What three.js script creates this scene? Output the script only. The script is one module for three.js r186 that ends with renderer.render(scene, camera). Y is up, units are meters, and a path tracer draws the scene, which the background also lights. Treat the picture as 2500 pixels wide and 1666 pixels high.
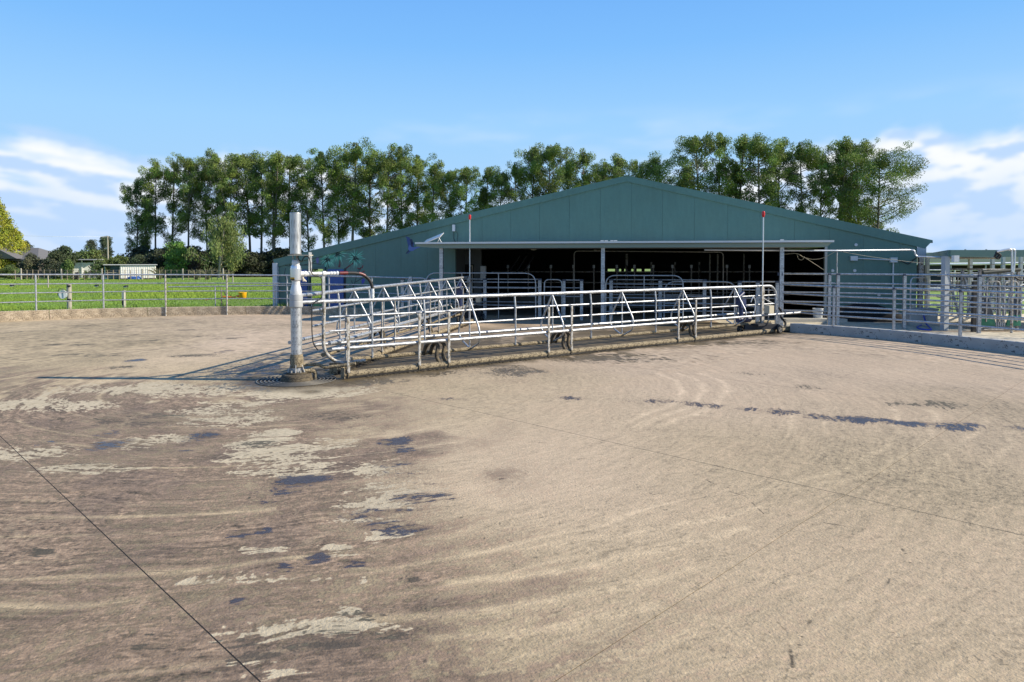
import * as THREE from 'three';
import { mergeGeometries } from 'three/addons/utils/BufferGeometryUtils.js';

// ------------------------------------------------------------------ camera, sky, sun, exposure
const EYE = 1.8, FOCAL = 1700, PITCH = THREE.MathUtils.degToRad(1.8);      // FOCAL in pixels of a 2500 x 1666 picture
const CENTRE_Y = 640 + FOCAL * Math.tan(PITCH);
const scene = new THREE.Scene();
const camera = new THREE.PerspectiveCamera(2 * Math.atan(833 / FOCAL) * 180 / Math.PI, 2500 / 1666, 0.1, 12000);
camera.position.set(0, EYE, 0);
camera.rotation.x = -PITCH;
camera.setViewOffset(2500, 1666, 0, 833 - CENTRE_Y, 2500, 1666);
const renderer = new THREE.WebGLRenderer({ antialias: true });
renderer.toneMapping = THREE.LinearToneMapping;
renderer.toneMappingExposure = 1.5;
renderer.shadowMap.enabled = true;

const SUN_DIR = new THREE.Vector3(3.93, 2.46, 0.24).normalize();
const sun = new THREE.DirectionalLight(new THREE.Color().setRGB(1, 0.9, 0.73), 5);
sun.position.copy(SUN_DIR).multiplyScalar(120);
sun.castShadow = true;
Object.assign(sun.shadow.camera, { left: -90, right: 90, top: 90, bottom: -90, near: 1, far: 400 });
sun.shadow.mapSize.set(4096, 4096);
scene.add(sun, sun.target);

// seeded random numbers and value noise
function rng(seed) { let s = seed >>> 0; return () => { s = (s + 0x6d2b79f5) | 0; let t = Math.imul(s ^ (s >>> 15), 1 | s); t = (t + Math.imul(t ^ (t >>> 7), 61 | t)) ^ t; return ((t ^ (t >>> 14)) >>> 0) / 4294967296; }; }
const TABLE = new Float32Array(65536); { const r = rng(11); for (let i = 0; i < 65536; i++) TABLE[i] = r(); }
function vn(x, y) {
  const ix = Math.floor(x), iy = Math.floor(y); let fx = x - ix, fy = y - iy;
  fx = fx * fx * (3 - 2 * fx); fy = fy * fy * (3 - 2 * fy);
  const a = (ix * 3571 + iy * 12289) & 65535, b = (a + 3571) & 65535, c = (a + 12289) & 65535, d = (a + 3571 + 12289) & 65535;
  const p = TABLE[a], q = TABLE[c];
  const l = p + (TABLE[b] - p) * fx;
  return l + (q + (TABLE[d] - q) * fx - l) * fy;
}
function fbm(x, y, o) { let s = 0, a = 0.5, n = 0; for (let i = 0; i < o; i++) { s += a * vn(x, y); n += a; a *= 0.5; x = x * 2.03 + 17.3; y = y * 2.03 + 9.1; } return s / n; }
const clamp01 = (x) => (x < 0 ? 0 : x > 1 ? 1 : x);
const sstep = (a, b, x) => { x = clamp01((x - a) / (b - a)); return x * x * (3 - 2 * x); };
const mix = (a, b, t) => a + (b - a) * t;

// the sky: clear blue paling to the horizon, with a low belt of cloud all the way round
function makeSky() {
  const W = 2048, H = 1024, data = new Float32Array(W * H * 4);
  const stops = [[-90, .30, .30, .27], [-1.5, .38, .44, .50], [0, .36, .58, .93], [5, .41, .66, .95], [11, .34, .63, .97], [17, .215, .51, .96], [24, .145, .40, .90], [40, .09, .27, .68], [90, .055, .17, .47]];
  for (let j = 0; j < H; j++) {
    const el = ((j + 0.5) / H - 0.5) * 180;
    let k = 0; while (k < stops.length - 2 && el > stops[k + 1][0]) k++;
    const A = stops[k], B = stops[k + 1], t = clamp01((el - A[0]) / (B[0] - A[0]));
    for (let i = 0; i < W; i++) {
      const az = ((i + 0.5) / W) * 360;                     // 270 = straight ahead (-z)
      const c = [mix(A[1], B[1], t), mix(A[2], B[2], t), mix(A[3], B[3], t)];
      if (el > -1) {
        const a = az * Math.PI / 180, wrap = Math.cos(a) * 40, wz = Math.sin(a) * 40;
        const n = (sx, sy, o, q) => fbm(wrap * sx + wz * sx * 0.37 + q + 300, el * sy + wz * sx * 0.93 + q * 2 + 300, o);
        const bank = .5 + .34 * Math.cos(6 * (a - Math.PI / 2) + Math.PI + 1.6 * (vn(wrap * .05 + 50, wz * .05 + 50) - .5)) + .5 * (n(0.12, 0.02, 3, 41.7) - .5);    // banks of cloud stand all round the horizon
        const topEl = 3.9 + 5.9 * bank + 3.5 * (n(.35, .05, 4, 12.9) - .5);
        const d1 = n(0.26, 0.55, 5, 4.1), d2 = n(0.5, 1.25, 5, 71.3);
        const m = .94 * sstep(0.30, 0.52, d1 + (bank - 0.5) * 0.55) * sstep(topEl + .5, topEl - 1.1, el + 2.2 * (d2 - .5));
        const rim = clamp01(sstep(0.41, 0.58, d2) * (0.25 + 0.75 * sstep(topEl - 6.5, topEl - 1.0, el)));
        const wisps = sstep(0.50, 0.80, n(0.14, 0.42, 5, 23.2)) * sstep(6, 8.5, el) * sstep(13, 9.5, el) * 0.35;
        const cl = [mix(.52, .98, rim), mix(.70, .99, rim), mix(.97, 1.0, rim)];
        for (let q = 0; q < 3; q++) { c[q] = mix(c[q], cl[q], m); c[q] = mix(c[q], [.82, .90, .99][q], wisps * (1 - m)); }
      }
      const o = (j * W + i) * 4;
      data[o] = c[0] * 0.69; data[o + 1] = c[1] * 0.69; data[o + 2] = c[2] * 0.69; data[o + 3] = 1;
    }
  }
  const t = new THREE.DataTexture(data, W, H, THREE.RGBAFormat, THREE.FloatType);
  t.mapping = THREE.EquirectangularReflectionMapping; t.magFilter = THREE.LinearFilter; t.wrapS = THREE.RepeatWrapping; t.needsUpdate = true;
  return t;
}
scene.background = makeSky();
scene.environment = scene.background;

// ------------------------------------------------------------------ helpers: points
const V = (x, y, z) => new THREE.Vector3(x, y, z);
function ray(px, py) {
  const u = (px - 1250) / FOCAL, v = -(py - CENTRE_Y) / FOCAL, c = Math.cos(PITCH), s = Math.sin(PITCH);
  return V(u, v * c - s, -(v * s + c));
}
const at = (px, py, depth) => { const d = ray(px, py); return d.multiplyScalar(depth / -d.z).add(V(0, EYE, 0)); };
const gr = (px, py, y = 0) => { const d = ray(px, py); return d.multiplyScalar((y - EYE) / d.y).add(V(0, EYE, 0)); };
const onPlane = (px, py, P, N) => { const d = ray(px, py), o = V(0, EYE, 0); return d.multiplyScalar(P.clone().sub(o).dot(N) / d.dot(N)).add(o); };

// ------------------------------------------------------------------ helpers: things and parts
const taken = {}, base = new Map();
function numbered(name) { const n = taken[name] = (taken[name] ?? -1) + 1; return n ? name + '_' + String(n).padStart(3, '0') : name; }
function tag(o, label, category, group, kind) { o.userData = { label, category }; if (group) o.userData.group = group; if (kind) o.userData.kind = kind; return o; }
function thing(name, label, category, pos = V(0, 0, 0), group, kind) {
  const o = new THREE.Group(); o.name = numbered(name); o.position.copy(pos); base.set(o, pos.clone()); scene.add(o);
  return tag(o, label, category, group, kind);
}
// geometry is given in world coordinates and moved to the thing's own base
function part(parent, name, geo, mat, label) {
  const b = base.get(parent); if (b && (b.x || b.y || b.z)) geo.translate(-b.x, -b.y, -b.z);
  const m = new THREE.Mesh(geo, mat); m.name = name; m.castShadow = m.receiveShadow = true; base.set(m, b); parent.add(m);
  if (label) m.userData.label = label;
  return m;
}
function copyOf(o, label, group) { const c = o.clone(); c.name = numbered(o.name.replace(/_\d{3}$/, '')); c.userData = { ...o.userData, label }; if (group) c.userData.group = group; scene.add(c); return c; }

// ------------------------------------------------------------------ helpers: geometry
function meshOf(pos, idx, uv, col) {
  const g = new THREE.BufferGeometry();
  g.setAttribute('position', new THREE.Float32BufferAttribute(pos, 3));
  if (uv) g.setAttribute('uv', new THREE.Float32BufferAttribute(uv, 2));
  if (col) g.setAttribute('color', new THREE.Float32BufferAttribute(col, 3));
  if (idx) g.setIndex(idx);
  g.computeVertexNormals();
  return g;
}
// rounds the corners of a run of points with arcs of the given radius
function fillet(pts, rad, n = 5) {
  const out = [pts[0].clone()];
  for (let i = 1; i < pts.length - 1; i++) {
    const p = pts[i], a = pts[i - 1].clone().sub(p), b = pts[i + 1].clone().sub(p), la = a.length(), lb = b.length(), k = Math.min(rad, la * 0.49, lb * 0.49);
    const s = p.clone().addScaledVector(a, k / la), e = p.clone().addScaledVector(b, k / lb);
    for (let j = 0; j <= n; j++) { const t = j / n; out.push(s.clone().multiplyScalar((1 - t) * (1 - t)).addScaledVector(p, 2 * t * (1 - t)).addScaledVector(e, t * t)); }
  }
  out.push(pts[pts.length - 1].clone());
  return out;
}
const smooth = (pts, n = 24) => new THREE.CatmullRomCurve3(pts).getPoints(n);
// a round bar swept along points; uv in metres; radius may be a function of 0..1
function tube(pts, r, seg = 8, caps = true) {
  const pos = [], nor = [], uv = [], idx = [], N = pts.length, R = typeof r === 'function' ? r : () => r;
  let prev = null, len = 0;
  for (let i = 0; i < N; i++) {
    const t = pts[Math.min(i + 1, N - 1)].clone().sub(pts[Math.max(i - 1, 0)]).normalize();
    let u = prev ? prev.clone().addScaledVector(t, -prev.dot(t)) : Math.abs(t.y) > 0.9 ? V(1, 0, 0).addScaledVector(t, -t.x) : V(0, 1, 0).addScaledVector(t, -t.y);
    u.normalize(); prev = u;
    const w = t.clone().cross(u), rr = R(i / (N - 1));
    if (i) len += pts[i].distanceTo(pts[i - 1]);
    for (let k = 0; k <= seg; k++) {
      const a = (k / seg) * Math.PI * 2, n = u.clone().multiplyScalar(Math.cos(a)).addScaledVector(w, Math.sin(a));
      pos.push(pts[i].x + n.x * rr, pts[i].y + n.y * rr, pts[i].z + n.z * rr); nor.push(n.x, n.y, n.z);
      uv.push((k / seg) * Math.max(0.2, 6.28 * rr), len);
    }
  }
  for (let i = 0; i < N - 1; i++) for (let k = 0; k < seg; k++) { const a = i * (seg + 1) + k, b = a + seg + 1; idx.push(a, a + 1, b, b, a + 1, b + 1); }
  if (caps) for (const [i, s] of [[0, -1], [N - 1, 1]]) {
    const t = pts[i === 0 ? 1 : i].clone().sub(pts[i === 0 ? 0 : i - 1]).normalize().multiplyScalar(s), c = pos.length / 3;
    pos.push(pts[i].x, pts[i].y, pts[i].z); nor.push(t.x, t.y, t.z); uv.push(0, 0);
    for (let k = 0; k <= seg; k++) { const q = (i * (seg + 1) + k) * 3; pos.push(pos[q], pos[q + 1], pos[q + 2]); nor.push(t.x, t.y, t.z); uv.push(k * 0.01, 0.01); }
    for (let k = 0; k < seg; k++) s > 0 ? idx.push(c, c + 1 + k, c + 2 + k) : idx.push(c, c + 2 + k, c + 1 + k);
  }
  const g = new THREE.BufferGeometry();
  g.setAttribute('position', new THREE.Float32BufferAttribute(pos, 3)); g.setAttribute('normal', new THREE.Float32BufferAttribute(nor, 3)); g.setAttribute('uv', new THREE.Float32BufferAttribute(uv, 2)); g.setIndex(idx);
  return g;
}
const bar = (a, b, r, seg = 8) => tube([a, b], r, seg);
// a square-section beam between two points (w across, h in the upright sense), with faces of its own
function beam(a, b, w, h = w, side) {
  const t = b.clone().sub(a), L = t.length(); t.normalize();
  let s = side ? side.clone() : Math.abs(t.y) > 0.9 ? V(1, 0, 0) : V(0, 1, 0).cross(t);
  s.addScaledVector(t, -s.dot(t)).normalize();
  const u = t.clone().cross(s).normalize();
  const g = new THREE.BoxGeometry(w, h, L); uvBox(g, w, h, L);
  g.applyMatrix4(new THREE.Matrix4().makeBasis(s, u, t).setPosition(a.clone().add(b).multiplyScalar(0.5)));
  return g;
}
function uvBox(g, w, h, d) {
  const uv = g.attributes.uv, s = [[d, h], [d, h], [w, d], [w, d], [w, h], [w, h]];
  for (let i = 0; i < 24; i++) { const [a, b] = s[Math.floor(i / 4)]; uv.setXY(i, uv.getX(i) * a, uv.getY(i) * b); }
}
function box(w, h, d, x = 0, y = 0, z = 0, ry = 0) { const g = new THREE.BoxGeometry(w, h, d); uvBox(g, w, h, d); if (ry) g.rotateY(ry); g.translate(x, y, z); return g; }
function lathe(profile, x, y, z, seg = 24) { const g = new THREE.LatheGeometry(profile.map(([r, h]) => new THREE.Vector2(r, h)), seg); g.translate(x, y, z); return g; }
const join = (...list) => mergeGeometries(list.flat().map((g) => { const n = g.index ? g.toNonIndexed() : g; for (const k of Object.keys(n.attributes)) if (!['position', 'normal', 'uv', 'color'].includes(k)) n.deleteAttribute(k); return n; }));
// a wall of constant thickness along ground points, from y0 up to a height per point; uv in metres
function ribbon(pts, thick, y0, tops) {
  const N = pts.length, off = pts.map((p, i) => { const t = pts[Math.min(i + 1, N - 1)].clone().sub(pts[Math.max(i - 1, 0)]); t.y = 0; t.normalize(); return V(t.z, 0, -t.x); });
  const pos = [], uv = []; let len = 0;
  const quad = (a, b, c, d, ua, ub, va, vb) => { pos.push(...a.toArray(), ...b.toArray(), ...c.toArray(), ...a.toArray(), ...c.toArray(), ...d.toArray()); uv.push(ua, va, ub, va, ub, vb, ua, va, ub, vb, ua, vb); };
  const ch = 0.015;
  for (let i = 0; i < N - 1; i++) {
    const L = pts[i].distanceTo(pts[i + 1]);
    const P = (k, d, y) => pts[k].clone().addScaledVector(off[k], d).setY(y);
    const h0 = tops[i], h1 = tops[i + 1];
    quad(P(i, 0, y0), P(i + 1, 0, y0), P(i + 1, 0, h1 - ch), P(i, 0, h0 - ch), len, len + L, 0, h0);
    quad(P(i, 0, h0 - ch), P(i + 1, 0, h1 - ch), P(i + 1, ch, h1), P(i, ch, h0), len, len + L, h0, h0 + 0.02);
    quad(P(i, ch, h0), P(i + 1, ch, h1), P(i + 1, thick, h1), P(i, thick, h0), len, len + L, h0 + .02, h0 + thick);
    quad(P(i, thick, h0), P(i + 1, thick, h1), P(i + 1, thick, y0), P(i, thick, y0), len, len + L, 1, 1 + h0);
    if (i === 0) quad(P(0, thick, y0), P(0, 0, y0), P(0, 0, h0 - .001), P(0, thick, h0 - .001), 0, thick, 0, h0);
    if (i === N - 2) quad(P(N - 1, 0, y0), P(N - 1, thick, y0), P(N - 1, thick, h1 - .001), P(N - 1, 0, h1 - .001), 0, thick, 0, h1);
    len += L;
  }
  return meshOf(pos, null, uv);
}

// ------------------------------------------------------------------ helpers: materials
function dataTex(w, h, fn, srgb = true, rep) {
  const d = new Uint8Array(w * h * 4);
  for (let j = 0, o = 0; j < h; j++) for (let i = 0; i < w; i++, o += 4) { const c = fn(i / w, j / h, i, j); for (let q = 0; q < 3; q++) d[o + q] = Math.round(clamp01(srgb ? toS(c[q]) : c[q]) * 255); d[o + 3] = 255; }
  const t = new THREE.DataTexture(d, w, h); t.magFilter = THREE.LinearFilter; t.wrapS = t.wrapT = THREE.RepeatWrapping; t.colorSpace = srgb ? THREE.SRGBColorSpace : THREE.NoColorSpace;
  if (rep) t.repeat.set(rep, rep); t.needsUpdate = true; return t;
}
function toS(c) { return c <= 0.0031308 ? c * 12.92 : 1.055 * Math.pow(c, 1 / 2.4) - 0.055; }
// noise that repeats after n cells
function tn(x, y, n) { const ix = Math.floor(x), iy = Math.floor(y); let fx = x - ix, fy = y - iy; fx = fx * fx * (3 - 2 * fx); fy = fy * fy * (3 - 2 * fy); const h = (a, b) => TABLE[((((a % n) + n) % n) * 3571 + (((b % n) + n) % n) * 12289 + n * 77) & 65535]; return mix(mix(h(ix, iy), h(ix + 1, iy), fx), mix(h(ix, iy + 1), h(ix + 1, iy + 1), fx), fy); }
const tf = (u, v, n, o) => { let s = 0, a = .5, t = 0; for (let i = 0; i < o; i++) { s += a * tn(u * n, v * n, n); t += a; a *= .55; n *= 2; } return s / t; };
const std = (r, g, b, roughness = .8, more = {}) => { const m = new THREE.MeshStandardMaterial({ roughness, ...more }); m.color.setRGB(r, g, b); return m; };
const texGalv = dataTex(256, 256, (u, v) => { const n = tf(u, v, 6, 4), s = tf(u + .3, v + .1, 28, 2), k = .37 + .19 * n + .13 * (s - .5) - .17 * sstep(.62, .72, tf(u + .6, v + .2, 14, 3)); return [k * .97, k, k * 1.035]; }, true, 2.2);
const texSplat = dataTex(512, 512, (u, v) => { const s = tf(u, v, 9, 5), f = tf(u + .4, v + .7, 40, 3), d = sstep(.50, .58, s * .6 + f * .4), n = tf(u, v, 30, 2); const a = [.40, .39, .37], b = [.17, .14, .095], k = .8 + .3 * n; return a.map((x, i) => mix(x, b[i], d) * k); }, true, 2.5);
const texMuck = dataTex(512, 512, (u, v) => { const s = tf(u, v, 8, 5), f = tf(u + .4, v + .7, 36, 3), d = sstep(.47, .60, s * .5 + f * .5), n = tf(u, v, 22, 3); const a = [.29, .235, .15], b = [.05, .038, .024], k = .6 + .6 * n; return a.map((x, i) => mix(x, b[i], d * .85) * k); }, true, 2.2);
const texMuckBump = dataTex(256, 256, (u, v) => { const n = tf(u, v, 16, 4); return [n, n, n]; }, false, 3);
const texClad = dataTex(512, 512, (u, v) => { const a = tf(u, v, 4, 4), b = tf(u * 1 + .3, v * .12 + .4, 40, 3), c = tf(u + .2, v + .6, 60, 2), k = .86 + .16 * a + .14 * (b - .5) + .08 * (c - .5); return [k, k, k]; }, true, .31);
const texCladBump = dataTex(256, 256, (u, v) => { const n = tf(u, v, 3, 3); return [n, n, n]; }, false, .37);
const clad = (k) => std(.076 * k, .176 * k, .156 * k, .40, { map: texClad, bumpMap: texCladBump, bumpScale: .02 });
const M = {
  galv: new THREE.MeshStandardMaterial({ map: texGalv, metalness: .62, roughness: .43 }),
  galvSplat: new THREE.MeshStandardMaterial({ map: texSplat, metalness: .15, roughness: .62 }),
  muck: new THREE.MeshStandardMaterial({ map: texMuck, roughness: .9, bumpMap: texMuckBump, bumpScale: .006 }),
  rubber: std(.012, .012, .013, .62), rubberWet: std(.018, .016, .014, .35), blackCable: std(.012, .012, .013, .45),
  darkSteel: std(.035, .035, .04, .55, { metalness: .3 }), capDark: std(.06, .075, .11, .6, { metalness: .2 }),
  red: std(.55, .012, .015, .3), redHose: std(.13, .018, .018, .4), whitePaint: std(.68, .68, .66, .45), cream: std(.50, .46, .36, .6), beige: std(.42, .38, .28, .7),
  teal: clad(1), tealDark: std(.045, .11, .11, .5), fascia: std(.085, .165, .145, .45), sealant: std(.035, .085, .085, .8),
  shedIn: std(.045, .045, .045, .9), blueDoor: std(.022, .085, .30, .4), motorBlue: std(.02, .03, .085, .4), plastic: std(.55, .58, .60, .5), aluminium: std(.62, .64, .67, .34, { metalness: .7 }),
  yellow: std(.75, .40, .01, .45), orange: std(.65, .12, .01, .5), blueHose: std(.02, .05, .42, .4), wood: std(.27, .215, .15, .9), woodGrey: std(.33, .30, .25, .9),
};
// ------------------------------------------------------------------ the setting: fixed places
const CX = -3.277, CD = 10.55;                                            // the centre post: x and depth
const POST = V(CX, 0, -CD);
const NEAR = [0.8, 0.6];                                                  // direction (x, depth) of the near gate
const FAR_LEN = Math.hypot(1.95, 10.9), FAR = [1.95 / FAR_LEN, 10.9 / FAR_LEN];
const PHI = Math.atan(0.17), SHED_D = 23.3;                               // the shed front: a line turned by PHI through (0, SHED_D)
const SHED_O = V(0, 0, -SHED_D), SHED_A = V(Math.cos(PHI), 0, Math.sin(PHI)), SHED_N = V(-Math.sin(PHI), 0, Math.cos(PHI));
const shedPt = (a, y, n) => SHED_O.clone().addScaledVector(SHED_A, a).addScaledVector(SHED_N, n).setY(y);
const onShed = (px, py, n = 0) => { const p = onPlane(px, py, shedPt(0, 0, n), SHED_N); return [p.clone().sub(SHED_O).dot(SHED_A), p.y]; };
const leftKerbPx = [[-330, 801], [-180, 794], [-60, 788.5], [0, 785.5], [120, 780.5], [240, 776], [360, 772.5], [480, 770], [600, 768.2], [700, 767.5], [790, 769], [880, 772], [960, 775.5], [1040, 779.5]];
const leftKerb = leftKerbPx.map(([x, y]) => gr(x, y));
const rightKerbPx = [[1929, 811], [2045, 819.5], [2162, 829.5], [2250, 838], [2333, 847.5], [2420, 857], [2500, 866.5], [2700, 893], [3000, 940]];
const rightKerb = rightKerbPx.map(([x, y]) => gr(x, y));

// ground sheet of pasture
{
  const grassTex = dataTex(1024, 1024, (u, v) => { const a = tf(u, v, 4, 5), b = tf(u + .31, v + .17, 60, 3), c = tf(u + .7, v + .4, 9, 4); const k = .45 + .8 * a + .6 * (b - .5); return [(.15 + .09 * c) * k, (.255 + .07 * c) * k, .048 * k]; });
  const g = new THREE.PlaneGeometry(9000, 9000, 1, 1); g.rotateX(-Math.PI / 2); g.translate(0, -0.06, -3000);
  const uv = g.attributes.uv; for (let i = 0; i < 4; i++) uv.setXY(i, uv.getX(i) * 9000 / 14, uv.getY(i) * 9000 / 14);
  const m = new THREE.Mesh(g, new THREE.MeshStandardMaterial({ map: grassTex, roughness: 1 })); m.name = 'ground'; m.receiveShadow = true; scene.add(m);
  tag(m, 'green pasture ground reaching to the horizon', 'ground', null, 'structure');
}

// ------------------------------------------------------------------ the concrete yard, cast in square slabs
const spots = [];   // stains with an outline of their own: [x, depth, half-width, half-depth, kind, strength]
function spot(kind, list, k = 1) { for (const [px, py, w, h] of list) { const p = gr(px, py), D = -p.z; spots.push([p.x, D, w * D / FOCAL, h * D * D / (FOCAL * EYE), kind, k]); } }
spot('pale', [[820, 1081, 62, 15], [690, 1118, 110, 34], [648, 1066, 55, 22], [985, 1148, 92, 20], [965, 1188, 92, 26], [925, 1232, 84, 22], [905, 1268, 70, 8], [935, 1304, 44, 9], [690, 1412, 130, 10], [620, 1445, 40, 6], [770, 1532, 175, 24], [600, 1622, 40, 6], [60, 1105, 110, 16], [330, 1084, 70, 14], [230, 1140, 100, 12], [640, 1345, 60, 4], [820, 1345, 40, 8], [560, 1010, 130, 24], [330, 950, 240, 14], [120, 985, 150, 14], [760, 955, 110, 14], [905, 1420, 45, 8], [840, 1490, 40, 12], [700, 1640, 60, 8], [520, 1418, 70, 6], [420, 1070, 60, 10]]);
spot('puddle', [[965, 1078, 30, 13], [985, 1095, 30, 6], [990, 1134, 50, 7], [1005, 1158, 62, 8], [1040, 1180, 40, 7], [1040, 1214, 62, 10], [955, 1246, 84, 8], [890, 1258, 58, 8], [950, 1281, 66, 13], [735, 1178, 70, 13], [672, 1196, 62, 10], [640, 1226, 36, 5], [262, 1059, 28, 10], [126, 1078, 26, 7], [272, 1086, 34, 11], [493, 1063, 32, 13], [452, 1100, 18, 6], [17, 903, 34, 8], [558, 859, 22, 3], [330, 881, 20, 3], [640, 1300, 20, 7], [590, 1305, 26, 5], [780, 1362, 24, 8], [700, 1385, 20, 5], [630, 1442, 34, 8], [600, 1462, 26, 9], [870, 1382, 20, 6],
  [1593, 979, 52, 7], [1540, 977, 30, 4], [1687, 987, 26, 6], [1738, 990, 30, 6], [1819, 998, 27, 5], [1925, 1006, 46, 6], [2001, 1017, 36, 7], [2048, 1021, 42, 7], [2108, 1026, 36, 8], [2150, 1028, 32, 6], [2222, 1036, 42, 6], [2329, 1043, 56, 8], [2384, 1040, 22, 6], [2490, 1045, 26, 7], [1395, 972, 50, 4], [1120, 975, 40, 3], [640, 905, 60, 12], [700, 890, 60, 9]]);
spot('dung', [[374, 1018, 84, 10], [300, 1030, 120, 12], [278, 868, 78, 5], [170, 866, 30, 4], [235, 880, 66, 5], [330, 897, 50, 4], [60, 812, 62, 4], [360, 833, 36, 3], [470, 821, 44, 2.5], [300, 822, 26, 2], [120, 842, 30, 2], [560, 826, 40, 2.5], [455, 846, 26, 2], [480, 868, 50, 3], [210, 842, 24, 2], [440, 806, 26, 1.6], [1840, 913, 46, 5], [1975, 945, 32, 5], [2305, 988, 44, 8], [2205, 986, 34, 4], [830, 1545, 64, 14], [800, 1575, 80, 16], [372, 1584, 46, 11], [590, 1562, 40, 9], [640, 1600, 60, 14], [950, 1555, 60, 7], [900, 1500, 60, 8], [780, 1470, 50, 9], [1000, 1410, 30, 9], [240, 1128, 60, 5], [690, 1178, 60, 4], [100, 1340, 30, 6], [640, 1085, 40, 6], [860, 1020, 60, 9], [790, 1010, 60, 9], [900, 1045, 44, 6]]);
spot('film', [[1150, 1430, 120, 40], [1250, 1500, 120, 40], [1130, 1560, 120, 40], [150, 905, 160, 12], [620, 960, 120, 16], [1020, 930, 130, 16], [1280, 905, 150, 14], [1500, 865, 140, 8], [880, 900, 60, 4], [1150, 985, 60, 3], [1430, 975, 60, 4], [1240, 930, 80, 6], [1560, 985, 120, 9], [1900, 1005, 120, 9], [1700, 1020, 60, 5], [2250, 1035, 140, 9], [1450, 1180, 70, 16], [1560, 1440, 120, 22], [1780, 1600, 110, 26], [2140, 1165, 50, 7], [900, 960, 90, 18]]);
spot('soak', [[640, 903, 110, 24], [740, 880, 130, 26], [850, 925, 120, 12], [700, 930, 100, 14], [1100, 905, 160, 14], [1450, 872, 200, 9], [1750, 838, 140, 6]]);
const arcs = [];    // lines scraped clean round the post: radius, half-width, strength, from and to angle
{ const r = rng(5); for (const R of [2.55, 3.05, 3.6, 3.95, 4.55, 4.85, 5.35, 5.75, 6.0, 6.42, 6.72, 7.0, 7.35, 7.7, 8.05, 8.5, 9.1, 9.8]) arcs.push([R + (r() - .5) * .1, .016 + r() * .026, .55 + r() * .45, -1.9 + r() * .5, r() < .2 ? 1.2 + r() * .5 : .15 + r() * .5, r() * 50]); }
const lines = [];   // cracks and turning tracks: points (x, depth), half-width, kind
function stroke(kind, w, pts) { const q = pts.map(([a, b]) => { const p = gr(a, b); return [p.x, -p.z]; }); for (let i = 0; i < q.length - 1; i++) lines.push([...q[i], ...q[i + 1], w, kind]); }
stroke('crack', .004, [[1640, 1150], [1700, 1162], [1760, 1195], [1820, 1213], [1870, 1255]]);
stroke('crack', .004, [[2015, 1278], [2060, 1285], [2100, 1292], [2140, 1300]]); stroke('crack', .005, [[2200, 1340], [2215, 1355], [2248, 1368], [2235, 1380], [2200, 1405], [2180, 1430]]);
stroke('crack', .006, [[1925, 1568], [1930, 1590], [1938, 1632]]); stroke('crack', .005, [[1990, 1520], [1960, 1552], [1950, 1572]]);
stroke('crack', .003, [[1340, 1060], [1430, 1078], [1490, 1090]]); stroke('crack', .003, [[2260, 1178], [2310, 1195], [2380, 1203]]);
for (const o of [0, 55, 110]) stroke('track', .05, [[1500 + o, 1042], [1580 + o, 1012], [1640 + o, 985], [1665 + o, 955], [1650 + o, 930], [1600 + o, 912]]);
for (const o of [0, 90]) stroke('track', .045, [[1850 + o, 1200], [2060 + o, 1150], [2170 + o, 1090], [2200 + o, 1030], [2180 + o, 1000]]);
stroke('track', .04, [[1140, 1352], [1350, 1330], [1560, 1300], [1760, 1262], [1880, 1235]]); stroke('track', .05, [[1100, 1420], [1350, 1395], [1600, 1350], [1830, 1290]]); stroke('track', .05, [[900, 1510], [1200, 1490], [1500, 1440], [1700, 1395]]); stroke('track', .04, [[1050, 1560], [1350, 1530], [1600, 1480]]);
stroke('track', .04, [[2380, 1180], [2460, 1090], [2470, 1040]]); stroke('track', .04, [[2240, 1180], [2380, 1060], [2410, 1020]]);

const filmEdge = [[0, .6], [2.98, .35], [3.78, .05], [4.64, -.25], [6, -.7], [8, -1.2], [10.5, -1.9], [14, -9], [40, -30]];
const edgeAt = (d) => { let k = 0; while (k < filmEdge.length - 2 && d > filmEdge[k + 1][0]) k++; const [a, x] = filmEdge[k], [b, y] = filmEdge[k + 1]; return mix(x, y, clamp01((d - a) / (b - a))); };
const kerbR = rightKerb.map((p) => [p.x, -p.z]);
const beyondKerb = (x, d) => { if (d > 18.2) return x > 5.9 + (d - 18.2) * .1; for (let i = 0; i < kerbR.length - 1; i++) { const [x0, d0] = kerbR[i], [x1, d1] = kerbR[i + 1]; if (d <= d0 && d >= d1) return x > mix(x0, x1, (d - d0) / (d1 - d0)) + .1; } return false; };
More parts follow.
